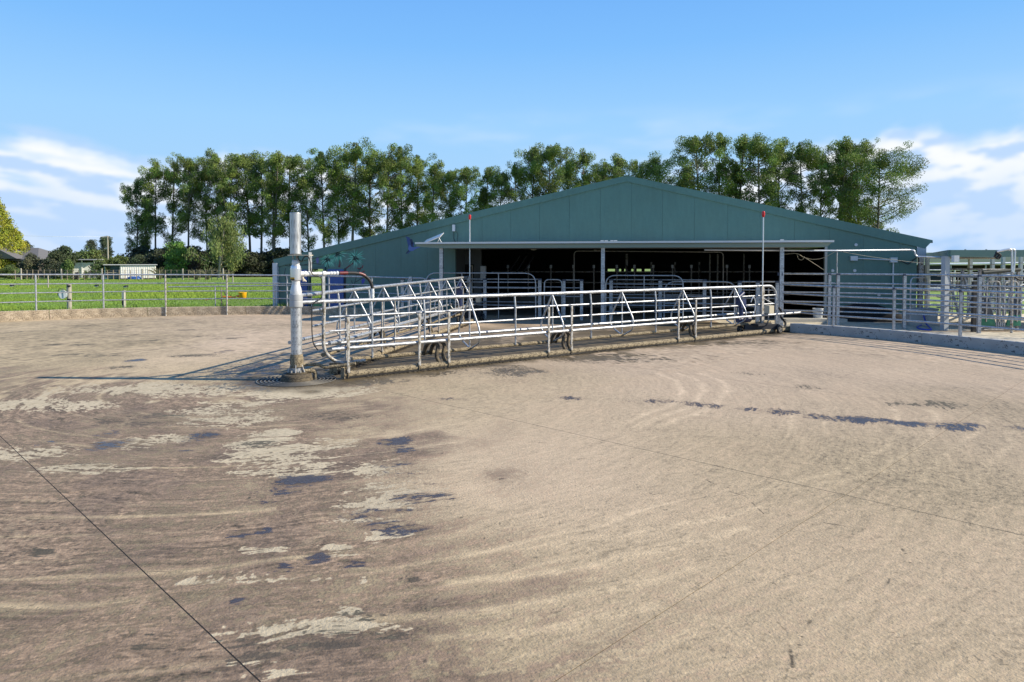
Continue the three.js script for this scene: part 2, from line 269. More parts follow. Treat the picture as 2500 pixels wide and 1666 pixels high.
// colour (linear) and roughness of the concrete at a place
function concrete(x, d, out, sp, ln, fine) {
  const dx = x - CX, dd = d - CD, r = Math.hypot(dx, dd), th = Math.atan2(dx, -dd), s = th * 8;
  const wx = (fbm(x * 2.2 + 3, d * 2.2, 2) - .5), wy = (fbm(x * 2.2 + 60, d * 2.2 + 9, 2) - .5), low = fbm(x * .35 + 7, d * .35, 2), mid = fbm(x * 1.3 + wx, d * 1.3 + 40 + wy, 3);
  const streak = fbm(r * 6 + wx * 1.6 + 100, s * .7 + wy * 1.6, 4), streak2 = fbm(r * 30 + wx * 3.5 + 50, s * 3.0 + wy * 3 + 20, fine ? 3 : 2);
  const grain = fine ? fbm(x * 30 + wx * 9 + 5, d * 30 + wy * 9, 3) : fbm(x * 9, d * 9, 2), grit = fine ? vn(x * 120, d * 120) * .6 + vn(x * 61 + 7, d * 61) * .4 : vn(x * 28, d * 28);
  // ragged edge noise, from decimetres down to centimetres, drawn out along the sweep
  const fleck = fine ? vn(r * 62 + wx * 14, s * 15 + wy * 14) * .55 + vn(r * 120 + 9, s * 40 + wx * 9) * .45 : vn(r * 22, s * 6);
  const calm = mix(1, .22, sstep(-.4, 1.6, x - edgeAt(d) + wx * 2));      // the sweep marks are faint on the clean side
  const rag = (streak - .5) * 2.6 * calm + (streak2 - .5) * 1.8 * mix(1, calm, .6) + (grain - .5) * 2.0 + (mid - .5) * 2.6 + (fleck - .5) * .9;
  // dry concrete: cream on the left and far side, greyer to the right
  const grey = clamp01(.25 + (x - edgeAt(d)) * .10 + (low - .5) * 1.2);
  let R = mix(.440, .415, grey), G = mix(.342, .318, grey), B = mix(.204, .220, grey);
  let k = .98 + .70 * (low - .5) + .40 * (mid - .5) + .24 * (streak - .5) * calm + .50 * (streak2 - .5) * mix(1, calm, .5) + .66 * (grain - .5) + .36 * (grit - .5) - .22 * sstep(.62, .82, fleck) + .14 * sstep(.36, .2, fleck);
  let rough = .93;
  // dried dirt dragged round by the scraper, thin on the right, thick to the left
  const far = sstep(9.0, 11.4, d + wx * 3 + (x + 3) * .12 + (streak - .5) * 5);
  const reach = sstep(-.9, .9, edgeAt(d) - x + wx * 1.8 + rag * .55) * (1 - far);
  let film = clamp01(.58 + .42 * reach) * sstep(-.42 - .65 * reach, .60 - .55 * reach, rag * .20 + (grain - .5) * .9 + (mid - .5) * .6 + (low - .48) * .5);
  film *= 1 - .45 * far * sstep(2, -4, x);
  const apron = beyondKerb(x, d);
  if (apron) { film *= .12; k += .10; R = .50; G = .44; B = .33; }
  let pale = 0, dung = 0, wet = 0, soak = 0, rim = 0;
  for (const q of sp) {
    const ex = (x - q[0] + wx * .12 + (grain - .5) * .10) / q[2], ed = (d - q[1] + wy * .12 + (streak2 - .5) * .16 + (fleck - .5) * .05) / q[3], e = ex * ex + ed * ed; if (e > 4.5) continue;
    const edge = (1 - e) * .55 + rag * .95;
    if (q[4] === 'pale') pale = Math.max(pale, sstep(.0, .35, edge));
    else if (q[4] === 'puddle') { wet = Math.max(wet, sstep(.40, .54, edge)); rim = Math.max(rim, sstep(-.25, .38, edge)); }
    else if (q[4] === 'soak') soak = Math.max(soak, sstep(-.15, .35, edge));
    else if (q[4] === 'film') film = Math.max(film, .62 * sstep(-.4, .8, edge));
    else dung = Math.max(dung, sstep(.20, 1.1, edge + (streak2 - .5) * 1.6 + (grain - .5)) * .88);
  }
  for (const a of arcs) {
    const w = Math.abs(r + wx * .09 - a[0]); if (w > .2 || th < a[3] || th > a[4]) continue;
    const m = a[2] * Math.exp(-(w * w) / (a[1] * a[1])) * sstep(.40, .72, vn(s * .7 + a[5], a[0] * 9) * .5 + fleck * .25 + streak2 * .25); film *= 1 - .9 * m; k += .14 * m;
  }
  let crack = 0;
  for (const l of ln) {
    const ax = l[2] - l[0], ad = l[3] - l[1], t = clamp01(((x - l[0]) * ax + (d - l[1]) * ad) / (ax * ax + ad * ad)), w = Math.hypot(x - l[0] - ax * t + wx * .09, d - l[1] - ad * t + wy * .09);
    if (l[5] === 'crack') crack = Math.max(crack, sstep(l[4] * 2.4, l[4] * .6, w + (grain - .5) * .012) * .8 * sstep(.22, .42, grain));
    else { const m = .9 * Math.exp(-(w * w) / (l[4] * l[4])) * (.5 + .7 * mid); film *= 1 - .9 * m; k += .16 * m; }
  }
  film *= 1 - pale;
  const fk = .92 + 1.7 * (grain - .5) + 1.3 * (streak2 - .5) + .6 * (grit - .5) + .6 * (mid - .5) + .62 * sstep(.60, .74, fleck) - .35 * sstep(.38, .24, fleck);
  const fm = film * (.64 + .32 * reach); R = mix(R * k, .190 * fk, fm); G = mix(G * k, .131 * fk, fm); B = mix(B * k, .086 * fk, fm);
  if (pale) { const b = .98 + .5 * (grain - .5) + .35 * (mid - .5) + .15 * (grit - .5); R = mix(R, .420 * b, pale * .85); G = mix(G, .352 * b, pale * .85); B = mix(B, .240 * b, pale * .85); }
  // fine pale swirls left by brushes, small scattered droppings and crumbs of dried muck
  const ridge = Math.abs(fbm(x * 4.2 + wx * 3, d * 4.2 + wy * 3 + 70, 3) - .5); { const m = sstep(.022, .004, ridge) * .28 * film; R = mix(R, .36, m); G = mix(G, .28, m); B = mix(B, .18, m); }
  const spk = vn(x * 12 + 80, d * 12) * .55 + vn(x * 33 + wx * 8, d * 33 + 33) * .25 + grain * .2; dung = Math.max(dung, sstep(.83, .88, spk) * (.45 + .45 * reach));
  const crumb = fine ? sstep(.80, .90, vn(x * 70 + 9, d * 70) * .7 + vn(x * 9, d * 9 + 5) * .3) * .5 : 0; dung = Math.max(dung, crumb * (apron ? .3 : 1));
  R = mix(R, .045, dung); G = mix(G, .041, dung); B = mix(B, .027, dung);
  // the hosed sector between the gates, and the damp strip before the near scraper
  const tN = dx * NEAR[0] + dd * NEAR[1], nN = dx * NEAR[1] - dd * NEAR[0], tF = dx * FAR[0] + dd * FAR[1], nF = dx * FAR[1] - dd * FAR[0];
  let damp = 0;
  if (tN > -.3 && tN < 13.6) damp = sstep(Math.max(.46, 1.0 + wx * 1.6 + rag * .35), .35, nN) * sstep(-8, -1.8, nN + (mid - .5) * 4) * sstep(-.45, .10, rag * .36 + .40 * sstep(-5, .2, nN));
  if (tF > 0 && nF < .2) damp *= sstep(-.6, .3, nF);
  damp = Math.max(damp, sstep(1.25, .75, r + wx) * .9, soak);
  if (damp > 0) { const b = .85 + 1.3 * (streak - .5) + .8 * (grain - .5) + .9 * (streak2 - .5); R = mix(R, .084 * b, damp * .94); G = mix(G, .061 * b, damp * .94); B = mix(B, .028 * b, damp * .94); rough = mix(rough, mix(.80, .36, soak), damp); }
  rim = Math.max(rim * .62, .34 * reach * sstep(.18, .55, rag * .45 + (fbm(x * 2.6 + 31, d * 2.6 + 5, 2) - .5) * 2.2) * (1 - pale));      // damp margins and blotches
  if (rim > 0) { const b = .8 + .8 * (grain - .5) + .5 * (streak2 - .5); R = mix(R, .098 * b, rim); G = mix(G, .066 * b, rim); B = mix(B, .048 * b, rim); rough = mix(rough, .7, rim); }
  if (wet > 0) { R = mix(R, .048, wet * .9); G = mix(G, .034, wet * .9); B = mix(B, .032, wet * .9); rough = mix(rough, .30, wet); }
  R *= 1 - crack; G *= 1 - crack; B *= 1 - crack;
  out[0] = R; out[1] = G; out[2] = B; out[3] = rough;
}
function paint(x0, d0, ux, ud, vx, vd, size, roughSize, fine) {
  const cx = x0 + (ux + vx) / 2, cd = d0 + (ud + vd) / 2, rad = Math.hypot(ux + vx, ud + vd) / 2 + Math.hypot(ux - vx, ud - vd) / 2;
  const sp = spots.filter((q) => Math.hypot(q[0] - cx, q[1] - cd) < rad * .75 + 2.2 * Math.max(q[2], q[3])), ln = lines.filter((l) => Math.hypot((l[0] + l[2]) / 2 - cx, (l[1] + l[3]) / 2 - cd) < rad + 1);
  const color = new Uint8Array(size * size * 4), rough = new Uint8Array(roughSize * roughSize * 4), o = [0, 0, 0, 0], step = size / roughSize;
  for (let j = 0; j < size; j++) for (let i = 0; i < size; i++) {
    const u = (i + .5) / size, v = (j + .5) / size, at4 = (j * size + i) * 4;
    const X = x0 + ux * u + vx * v, D = d0 + ud * u + vd * v;
    if (D > 1.2 && D < 25.5 && Math.abs(X) < D * .85 + 2.5) concrete(X, D, o, sp, ln, fine); else { o[0] = .38; o[1] = .30; o[2] = .19; o[3] = .93; }
    for (let q = 0; q < 3; q++) color[at4 + q] = Math.round(clamp01(toS(Math.max(0, o[q]))) * 255); color[at4 + 3] = 255;
    if (i % step === 0 && j % step === 0) { const b = ((j / step) * roughSize + i / step) * 4; rough[b] = rough[b + 1] = Math.round(o[3] * 255); rough[b + 2] = 0; rough[b + 3] = 255; }
  }
  const mk = (d, n, srgb) => { const t = new THREE.DataTexture(d, n, n); t.magFilter = THREE.LinearFilter; t.wrapS = t.wrapT = THREE.ClampToEdgeWrapping; if (srgb) t.colorSpace = THREE.SRGBColorSpace; t.needsUpdate = true; return t; };
  return [mk(color, size, true), mk(rough, roughSize, false)];
}
const broom = dataTex(1024, 1024, (u, v) => { const a = tf(u, v, 90, 3), b = tn(u * 18 + tf(u, v, 6, 2) * 3, v * 150, 150), c = tf(u + .4, v + .2, 20, 3); const k = .5 * a + .30 * b + .20 * c; return [k, k, k]; }, false);
broom.channel = 1;
{
  const yard = thing('yard', 'stained brown concrete dairy yard cast in square slabs', 'yard', V(0, 0, 0), null, 'structure');
  // outline of the concrete: a convex loop (x, depth)
  let loop = leftKerb.slice(0, 12).map((p) => [p.x - .05, -p.z + .06]);
  const F = (a, n) => { const p = shedPt(a, 0, n); return [p.x, -p.z]; };
  loop.push(F(-4.5, -.2), F(12.4, -.2), [27, 24], [27, 5], [16, -6], [6, -10], [-8, -9], [-18, 0]);
  { const P = loop.slice().sort((a, b) => a[0] - b[0] || a[1] - b[1]), half = (Q) => { const h = []; for (const p of Q) { while (h.length > 1 && (h[h.length - 1][0] - h[h.length - 2][0]) * (p[1] - h[h.length - 2][1]) - (h[h.length - 1][1] - h[h.length - 2][1]) * (p[0] - h[h.length - 2][0]) <= 0) h.pop(); h.push(p); } h.pop(); return h; }; loop = [...half(P), ...half(P.reverse())]; }
  const clip = (poly) => { let out = poly; for (let i = 0; i < loop.length && out.length; i++) { const [ax, ad] = loop[i], [bx, bd] = loop[(i + 1) % loop.length], side = (p) => (bx - ax) * (p[1] - ad) - (bd - ad) * (p[0] - ax), src = out; out = []; for (let k = 0; k < src.length; k++) { const p = src[k], q = src[(k + 1) % src.length], sp = side(p), sq = side(q); if (sp >= 0) out.push(p); if (sp * sq < 0) { const t = sp / (sp - sq); out.push([mix(p[0], q[0], t), mix(p[1], q[1], t)]); } } } return out; };
  const solid = (poly, top, thick, uvOf) => {
    const pos = [], uv = [], uv1 = [], put = (p, y) => { pos.push(p[0], y, -p[1]); uv.push(...uvOf(p)); uv1.push(p[0], p[1]); };
    for (let i = 1; i < poly.length - 1; i++) { put(poly[0], top); put(poly[i], top); put(poly[i + 1], top); }
    for (let i = 0; i < poly.length; i++) { const a = poly[i], b = poly[(i + 1) % poly.length]; put(a, top); put(a, top - thick); put(b, top - thick); put(a, top); put(b, top - thick); put(b, top); }
    const g = meshOf(pos, null, uv); g.setAttribute('uv1', new THREE.Float32BufferAttribute(uv1, 2)); return g;
  };
  const bed = part(yard, 'slab_bed', solid(loop, -.002, .03, (p) => p), std(.028, .023, .018, 1));
  // slabs lie on a square grid turned 45 degrees: x + depth = 1.85 + 6.05 i, x - depth = -2.75 + 6.05 j
  const atlasX = -24, atlasD = -11, atlasN = 52;
  const [aMap, aRough] = paint(atlasX, atlasD, atlasN, 0, 0, atlasN, 2048, 1024, false);
  const atlas = new THREE.MeshStandardMaterial({ map: aMap, roughnessMap: aRough, roughness: 1, bumpMap: broom, bumpScale: .007 });
  let nearCount = 0;
  for (let i = -5; i < 8; i++) for (let j = -8; j < 5; j++) {
    const g = .0055, s0 = 1.85 + 6.05 * i + g, s1 = 1.85 + 6.05 * (i + 1) - g, t0 = -2.75 + 6.05 * j + g * .6, t1 = -2.75 + 6.05 * (j + 1) - g * .6;
    const c = (s, t) => [(s + t) / 2, (s - t) / 2], quad = [c(s0, t0), c(s0, t1), c(s1, t1), c(s1, t0)];
    let poly = clip([quad[0], quad[3], quad[2], quad[1]]); if (poly.length < 3) { continue; }
    let area = 0; for (let k = 0; k < poly.length; k++) { const p = poly[k], q = poly[(k + 1) % poly.length]; area += p[0] * q[1] - q[0] * p[1]; }
    if (Math.abs(area) < .05) continue; if (area < 0) poly = poly.reverse();
    const m = c((s0 + s1) / 2, (t0 + t1) / 2), seen = quad.some(([x, d]) => d > 1.8 && Math.abs(x) < d * .80 + .6) || (Math.abs(m[0]) < 3 && m[1] > 0 && m[1] < 6);
    let mat = atlas, uvOf = (p) => [(p[0] - atlasX) / atlasN, (p[1] - atlasD) / atlasN];
    if (seen && m[1] > -.5 && m[1] < 13.2 && Math.abs(m[0]) < 11) {
      nearCount++; const size = m[1] < 10 ? 1024 : 512, rs = size / 2;
      const [o, a, b] = [quad[0], quad[1], quad[3]], ux = a[0] - o[0], ud = a[1] - o[1], vx = b[0] - o[0], vd = b[1] - o[1], det = ux * vd - ud * vx;
      const [map, rough] = paint(o[0], o[1], ux, ud, vx, vd, size, rs, true);
      mat = new THREE.MeshStandardMaterial({ map, roughnessMap: rough, roughness: 1, bumpMap: broom, bumpScale: .007 });
      uvOf = (p) => { const x = p[0] - o[0], d = p[1] - o[1]; return [(x * vd - d * vx) / det, (ux * d - ud * x) / det]; };
    }
    part(yard, 'concrete_slab', solid(poly, 0, .03, uvOf), mat);
  }
}
// ------------------------------------------------------------------ kerbs
const texKerb = dataTex(512, 512, (u, v) => { const a = tf(u, v, 70, 2), b = tf(u + .3, v, 26, 3), c = tf(u, v + .5, 4, 3), h = sstep(.54, .62, a * .55 + b * .45), l = sstep(.56, .66, tf(u + .7, v + .2, 60, 2)); const k = .6 + .8 * c; return [.34, .27, .185].map((x, i) => mix(mix(x, [.10, .075, .05][i], h * .8), [.55, .47, .36][i], l * .6) * k); }, true, 1.2);
const texKerbGrey = dataTex(512, 512, (u, v) => { const b = tf(u + .3, v, 22, 4), c = tf(u, v + .5, 5, 4), h = sstep(.60, .66, b * .7 + c * .3); const k = .8 + .4 * c; return [.36, .35, .33].map((x, i) => mix(x, [.06, .055, .05][i], h * .85) * k); }, true, .9);
{
  const pts = leftKerb.slice(), tops = pts.map((p, i) => mix(.315, .255, i / (pts.length - 1)));
  const k = thing('concrete_kerb', 'low pebbly brown concrete kerb wall along the grass', 'kerb', pts[6].clone());
  // cast in lengths, each butted to the next with a fine joint
  for (let i = 0; i < pts.length - 1; i += 2) {
    const seg = pts.slice(i, i + 3), t = tops.slice(i, i + 3); if (seg.length < 2) break;
    const trim = (a, b) => a.clone().addScaledVector(b.clone().sub(a).normalize(), .006);
    seg[0] = trim(seg[0], seg[1]); seg[seg.length - 1] = trim(seg[seg.length - 1], seg[seg.length - 2]);
    part(k, 'kerb_block', ribbon(seg, .17, -.02, t), new THREE.MeshStandardMaterial({ map: texKerb, roughness: .95, bumpMap: texMuckBump, bumpScale: .006 }));
  }
  const r = thing('concrete_kerb', 'grey splattered concrete kerb under the right-hand rails', 'kerb', rightKerb[2].clone());
  part(r, 'kerb_block', ribbon(rightKerb.slice(0, 4), .20, -.02, [.222, .225, .228, .23]), new THREE.MeshStandardMaterial({ map: texKerbGrey, roughness: .9 }));
  part(r, 'kerb_block', ribbon([rightKerb[3].clone().addScaledVector(rightKerb[4].clone().sub(rightKerb[3]).normalize(), .008), ...rightKerb.slice(4)], .20, -.02, [.23, .232, .234, .236, .24, .25]), new THREE.MeshStandardMaterial({ map: texKerbGrey, roughness: .9 }));
}
// ------------------------------------------------------------------ the centre post with its drain
M.darkMuck = new THREE.MeshStandardMaterial({ map: texMuck, roughness: .8, bumpMap: texMuckBump, bumpScale: .006 }); M.darkMuck.color.setRGB(.42, .40, .38);
M.grate = std(.17, .155, .13, .5, { metalness: .3 });
const nearPt = (t, n, y) => V(CX + NEAR[0] * t + NEAR[1] * n, y, -(CD + NEAR[1] * t - NEAR[0] * n));
const nearN = V(NEAR[1], 0, NEAR[0]);
const onNear = (px, py, n = 0) => onPlane(px, py, nearPt(0, n, 0), nearN);
const nearT = (px, n = 0, py = 740) => { const p = onNear(px, py, n); return (p.x - CX) * NEAR[0] + (-p.z - CD) * NEAR[1]; };
{
  const post = thing('pivot_post', 'tall galvanised centre pivot post standing in the round drain', 'post', POST.clone());
  const yOf = (py) => at(722, py, CD).y, L = (prof) => lathe(prof, CX, 0, -CD, 28);
  // drain: a ring set in the yard, concentric grate bars over a flat black disc painted for the sump shade, concrete plinth
  part(post, 'sump_shade_disc', lathe([[.001, .004], [.575, .004], [.585, .0005]], CX, 0, -CD, 48), std(.010, .009, .009, .95));
  for (let i = 0; i < 6; i++) { const g = new THREE.TorusGeometry(.29 + i * .058, .009, 6, 56); g.rotateX(Math.PI / 2); g.scale(1, .6, 1); g.translate(CX, .009, -CD); part(post, 'grate_ring', g, M.grate); }
  for (let i = 0; i < 10; i++) { const a = i * .628 + .2, d = V(Math.cos(a), 0, Math.sin(a)); part(post, 'grate_spoke', bar(POST.clone().addScaledVector(d, .22).setY(.006), POST.clone().addScaledVector(d, .57).setY(.006), .004, 6), M.grate); }
  part(post, 'plinth', L([[.001, .105], [.19, .105], [.215, .095], [.225, .07], [.24, .0], [.24, -.02]]), M.darkMuck);
  part(post, 'base_flange', L([[.001, .132], [.15, .132], [.155, .126], [.155, .104]]), M.darkMuck);
  for (let i = 0; i < 6; i++) { const a = i * Math.PI / 3 + .35, d = V(Math.cos(a), 0, Math.sin(a)), p = [[.07, .132], [.148, .132], [.085, .27], [.07, .27]]; const s = new THREE.Shape(p.map(([x, y]) => new THREE.Vector2(x, y))); const g = new THREE.ExtrudeGeometry(s, { depth: .012, bevelEnabled: false }); g.translate(0, 0, -.006); g.rotateY(-a); g.translate(CX, 0, -CD); part(post, 'gusset', g, M.galvSplat); }
  for (let i = 0; i < 6; i++) { const a = i * Math.PI / 3 + .87, g = new THREE.CylinderGeometry(.016, .016, .03, 6); g.translate(CX + Math.cos(a) * .13, .147, -CD + Math.sin(a) * .13); part(post, 'bolt', g, M.galvSplat); }
  part(post, 'lower_collar', L([[.083, .20], [.103, .205], [.103, .22], [.097, .225], [.099, .36], [.092, .37], [.092, .395], [.083, .40]]), M.muck);
  part(post, 'pipe', L([[.0825, .13], [.0825, yOf(750)]]), M.galv);
  part(post, 'upper_collar', L([[.083, yOf(752)], [.096, yOf(750)], [.099, yOf(748)], [.099, yOf(736)], [.0955, yOf(735.5)], [.0955, yOf(733.5)], [.0985, yOf(733)], [.0985, yOf(720)], [.094, yOf(718)], [.083, yOf(717)]]), std(.36, .37, .38, .6, { metalness: .2 }));
  part(post, 'reducer', L([[.085, yOf(718)], [.086, yOf(713)], [.078, yOf(705)], [.064, yOf(697)], [.06, yOf(694)], [.06, yOf(684)]]), std(.58, .58, .58, .5, { metalness: .25 }));
  part(post, 'valve_body', L([[.058, yOf(686)], [.078, yOf(684.6)], [.081, yOf(683)], [.081, yOf(656)], [.078, yOf(654.5)], [.074, yOf(654)], [.075, yOf(650)], [.06, yOf(648.5)], [.057, yOf(648)]]), std(.66, .66, .68, .28, { metalness: .75 }));
  part(post, 'neck', join(L([[.057, yOf(650)], [.057, yOf(640)], [.05, yOf(636)], [.03, yOf(635)], [.001, yOf(635)]])), std(.55, .55, .55, .45, { metalness: .3 }));
  for (const [dx, dz] of [[.035, .02], [-.035, .02], [0, -.04]]) part(post, 'stud', bar(V(CX + dx, yOf(638), -CD + dz), V(CX + dx, yOf(624), -CD + dz), .008, 6), M.galvSplat);
  const plate = box(.33, .012, .19, CX + .075, yOf(623.5), -CD + .01); part(post, 'mounting_plate', plate, M.cream);
  part(post, 'cylinder_cover', L([[.001, yOf(622)], [.084, yOf(622)], [.084, yOf(619)], [.081, yOf(618.5)], [.081, yOf(523)], [.0835, yOf(522.5)], [.0835, yOf(520.4)], [.078, yOf(519.8)], [.001, yOf(519.2)]]), M.galv);
  // warning plate on the valve
  { const c = document.createElement('canvas'); c.width = 128; c.height = 64; const x = c.getContext('2d'); x.fillStyle = '#d9a400'; x.fillRect(0, 0, 128, 64); x.fillStyle = '#111'; x.fillRect(0, 34, 128, 30); x.fillStyle = '#2a2000'; x.font = 'bold 22px sans-serif'; for (let i = 0; i < 6; i++) x.fillRect(8 + i * 19, 10, 13, 14);
    const t = new THREE.CanvasTexture(c); t.colorSpace = THREE.SRGBColorSpace; const g = new THREE.CylinderGeometry(.0825, .0825, .045, 10, 1, true, -1.2, 1.25); g.translate(CX, yOf(681), -CD); part(post, 'warning_label', g, new THREE.MeshStandardMaterial({ map: t, roughness: .5 }), 'small yellow and black warning label'); }
  // water branch out to the right along the gate, with a rubber hose down into the top rail
  const q = (px, py, n = 0) => onNear(px, py, n);
  part(post, 'branch_pipe', tube([q(728, 669), q(826, 667.5)], .025, 12), M.whitePaint);
  for (const [x, r, w] of [[738, .038, 5], [745, .044, 2.5], [752, .037, 4], [778, .029, 3], [791, .037, 4], [808, .031, 2], [815, .031, 2], [823, .036, 2]]) { const y = 669 - (x - 728) * .0153; part(post, 'pipe_fitting', bar(q(x - w, y), q(x + w, y), r, 14), x > 800 ? M.plastic : M.whitePaint); }
  part(post, 'drain_cock', join(bar(q(738, 672), q(741, 687), .016, 10), bar(q(742, 682), q(747, 688), .012, 8)), M.cream);
  const hosePts = [q(825, 667.5), q(845, 666.8), q(865, 667), q(884, 670.5), q(897, 679), q(905, 690), q(908.5, 702), q(909, 709)];
  part(post, 'rubber_hose', tube(smooth(hosePts, 36), .027, 12), M.rubber);
  part(post, 'hose_band', tube(smooth(hosePts, 36).slice(1, 7), .0277, 12), M.redHose, 'worn red end of the rubber hose');
  part(post, 'hose_band', tube(smooth(hosePts, 36).slice(13, 19).map((p) => p.clone().add(V(0, .004, .002))), .0262, 10), M.redHose, 'worn red bend of the rubber hose');
  part(post, 'hose_tail', tube([q(909, 705), q(909, 734)], .029, 12), M.plastic);
  for (const y of [712, 716, 724]) part(post, 'hose_clip', tube([q(909, y - 1), q(909, y + 1)], .034, 12), M.plastic);
  part(post, 'stay', beam(q(790, 733), q(790, 672), .045, .012, NEARdir()), M.galv);
  part(post, 'stay', beam(q(757, 669), q(757, 616), .05, .012, NEARdir()), M.galv);
  const cab = smooth([q(727, 625, .04), q(729, 634, .06), q(736, 638, .06), q(741, 630, .05), q(746, 626, .05), q(753, 628, .05), q(757, 640, .05), q(758, 660, .05), q(764, 671, .05), q(778, 675, .05), q(785, 682, .05), q(785.5, 700, .05), q(785.5, 724, .05), q(781, 731, .05), q(769, 737, .06), q(762, 748, .06), q(761, 780, .06), q(762, 820, .06), q(766, 842, .06), q(776, 855, .06)], 90);
  part(post, 'cable', tube(cab, .0085, 7), M.blackCable);
  // the outlet elbow into the drain, and the pipe to the scraper
  part(post, 'outlet_elbow', tube(fillet([q(738, 906, .05), q(770, 905, .05), q(770, 931, .05)], .07, 6), .031, 12), M.muck);
  part(post, 'elbow_collar', tube([q(756.5, 905.4, .05), q(760, 905.3, .05)], .037, 12), M.muck);
  part(post, 'feed_pipe', tube(smooth([q(734, 891.5, .05), q(762, 890, .05), q(778, 891, .05), q(794, 897, .06), q(812, 895.5, .1), q(846, 891.5, .2), q(868, 888, .28)], 30), .026, 10), M.muck);
  part(post, 'pipe_sleeve', tube([q(793, 896.8, .06), q(797, 897, .065)], .031, 10), M.muck);
}
function NEARdir() { return V(NEAR[0], 0, -NEAR[1]); }

// ------------------------------------------------------------------ the two swinging yard gates
function yardGate(name, label, dir, o) {
  const P = (t, n, y) => V(CX + dir[0] * t + dir[1] * n, o.h(t, y), -(CD + dir[1] * t - dir[0] * n));
  const along = V(dir[0], 0, -dir[1]);
  const g = thing(name, label, 'yard gate', P(o.mast, 0, 0).setY(0));
  const E = o.end, W = .34;
  part(g, 'top_rail', tube(fillet([P(.09, 0, 1.185), P(E - .05, 0, 1.185), P(E + .16, 0, 1.02), P(E + .17, 0, .30)], .28, 8), .031, 12), M.galv);
  part(g, 'mid_rail', tube([P(.52, 0, .94), P(E + .15, 0, .94)], .0185, 8), M.galv);
  part(g, 'mid_rail', tube([P(.52, 0, .715), P(E + .15, 0, .715)], .0185, 8), M.galv);
  part(g, 'lower_beam', tube([P(.42, W, .475), P(E + .75, W, .475)], .029, 10), M.galv);
  part(g, 'lower_beam', tube([P(.42, -W, .48), P(E - .3, -W, .48)], .029, 10), M.galv);
  part(g, 'wash_pipe', tube([P(.8, .14, .455), P(E + .2, .14, .455)], .016, 8), M.galvSplat);
  part(g, 'bottom_pipe', tube([P(.9, 0, .245), P(E - .1, 0, .245)], .034, 10), M.muck);
  if (!o.plain) part(g, 'end_pipe', tube(fillet([P(.42, .05, 1.18), P(.40, .05, .42), P(.62, .05, .205), P(1.1, .05, .215)], .25, 8), .029, 10), M.galvSplat);
  for (const t of o.uprights) part(g, 'upright', tube(fillet([P(t, 0, 1.18), P(t, .02, 1.05), P(t, .035, .93), P(t, .035, .25)], .12, 4), .0165, 8), M.galv);
  for (const t of o.frames) {
    for (const s of [1, -1]) part(g, 'cross_frame', tube(fillet([P(t, 0, 1.165), P(t, s * (W - .01), .62), P(t, s * W, .47), P(t + .03, s * W * .8, .37), P(t + .03, 0, .24)], .09, 4), .0165, 8), M.galv);
    part(g, 'upright', tube([P(t + .012, 0, 1.16), P(t + .012, 0, .25)], .0145, 8), M.galv);
  }
  for (const t of o.posts) { part(g, 'scraper_post', beam(P(t, W + .045, .10), P(t, W + .045, .965), .042, .022, along), M.galvSplat); part(g, 'post_cap', beam(P(t - .03, W + .02, .97), P(t + .03, W + .02, .97), .09, .008), M.capDark);
    const c = new THREE.TorusGeometry(.062, .012, 6, 14); c.lookAt(along); const p = P(t, W - .02, .065); c.translate(p.x, p.y, p.z); part(g, 'pipe_clamp', c, M.muck); }
  for (let i = 1; i < o.loops.length + 1; i++) { const t = o.loops[i - 1]; for (const k of [0, .13]) part(g, 'hose_loop', tube(smooth([P(t + k - .08, .02, .22), P(t + k - .07, .10, .38), P(t + k, .18, .47), P(t + k + .07, .24, .38), P(t + k + .02, .28, .22), P(t + k + .05, .31, .11)], 18), .033, 8), M.darkMuck); }
  // scraper: a fat pipe dragging a rubber blade
  const n1 = W - .02, brk = [.62, ...o.posts.filter((t) => t > 1), E + .35];
  for (let i = 0; i < brk.length - 1; i++) part(g, 'scraper_bar', tube([P(brk[i] + (i ? .004 : 0), n1, .066), P(brk[i + 1] - .004, n1, .066)], .053, 12), M.muck);
  { const a = P(.60, n1 + .03, .03).setY(.034), b = P(E + .34, n1 + .03, .03).setY(.034); part(g, 'rubber_blade', beam(a, b, .03, .062), M.rubberWet); }
  part(g, 'end_plate', beam(P(.605, n1, .01).setY(.008), P(.605, n1, .17), .14, .012, V(dir[1], 0, dir[0])), M.muck);
  // clods of muck pushed up along the blade
  { const r = rng(o.seed), list = []; for (let i = 0; i < 420; i++) { const t = .9 + r() * (E - .9) * Math.pow(r(), .25), s = .006 + r() * .016, q = P(t, n1 + .05 + r() * .05 * r(), 0); const b = new THREE.IcosahedronGeometry(s, 0); b.scale(1.4, .6, 1); b.rotateY(r() * 6); b.translate(q.x, s * .3, q.z); list.push(b); } const m = part(g, 'muck_clods', join(list), std(.05, .038, .022, .55)); m.userData.kind = 'stuff'; }
  // drive at the outer end: carriage, two wheels, motor, control box, mast with a red beacon
  const T = o.mast, wheel = (t, n) => { const c = P(t, n, 0).setY(.115); const tyre = new THREE.TorusGeometry(.085, .03, 8, 22); tyre.lookAt(V(dir[1], 0, dir[0])); tyre.translate(c.x, c.y, c.z); const w = part(g, 'wheel', tyre, M.rubber);
    const rim = new THREE.CylinderGeometry(.062, .062, .035, 16); rim.rotateX(Math.PI / 2); rim.lookAt(V(dir[1], 0, dir[0])); rim.translate(c.x, c.y, c.z); part(w, 'rim', rim, M.darkSteel); for (let i = 0; i < 5; i++) { const a = i * 1.257, e = c.clone().addScaledVector(V(dir[1], 0, dir[0]), .022); part(w, 'spoke', bar(e.clone().addScaledVector(along, Math.cos(a) * .015).add(V(0, Math.sin(a) * .015, 0)), e.clone().addScaledVector(along, Math.cos(a) * .066).add(V(0, Math.sin(a) * .066, 0)), .008, 6), M.galvSplat); } };
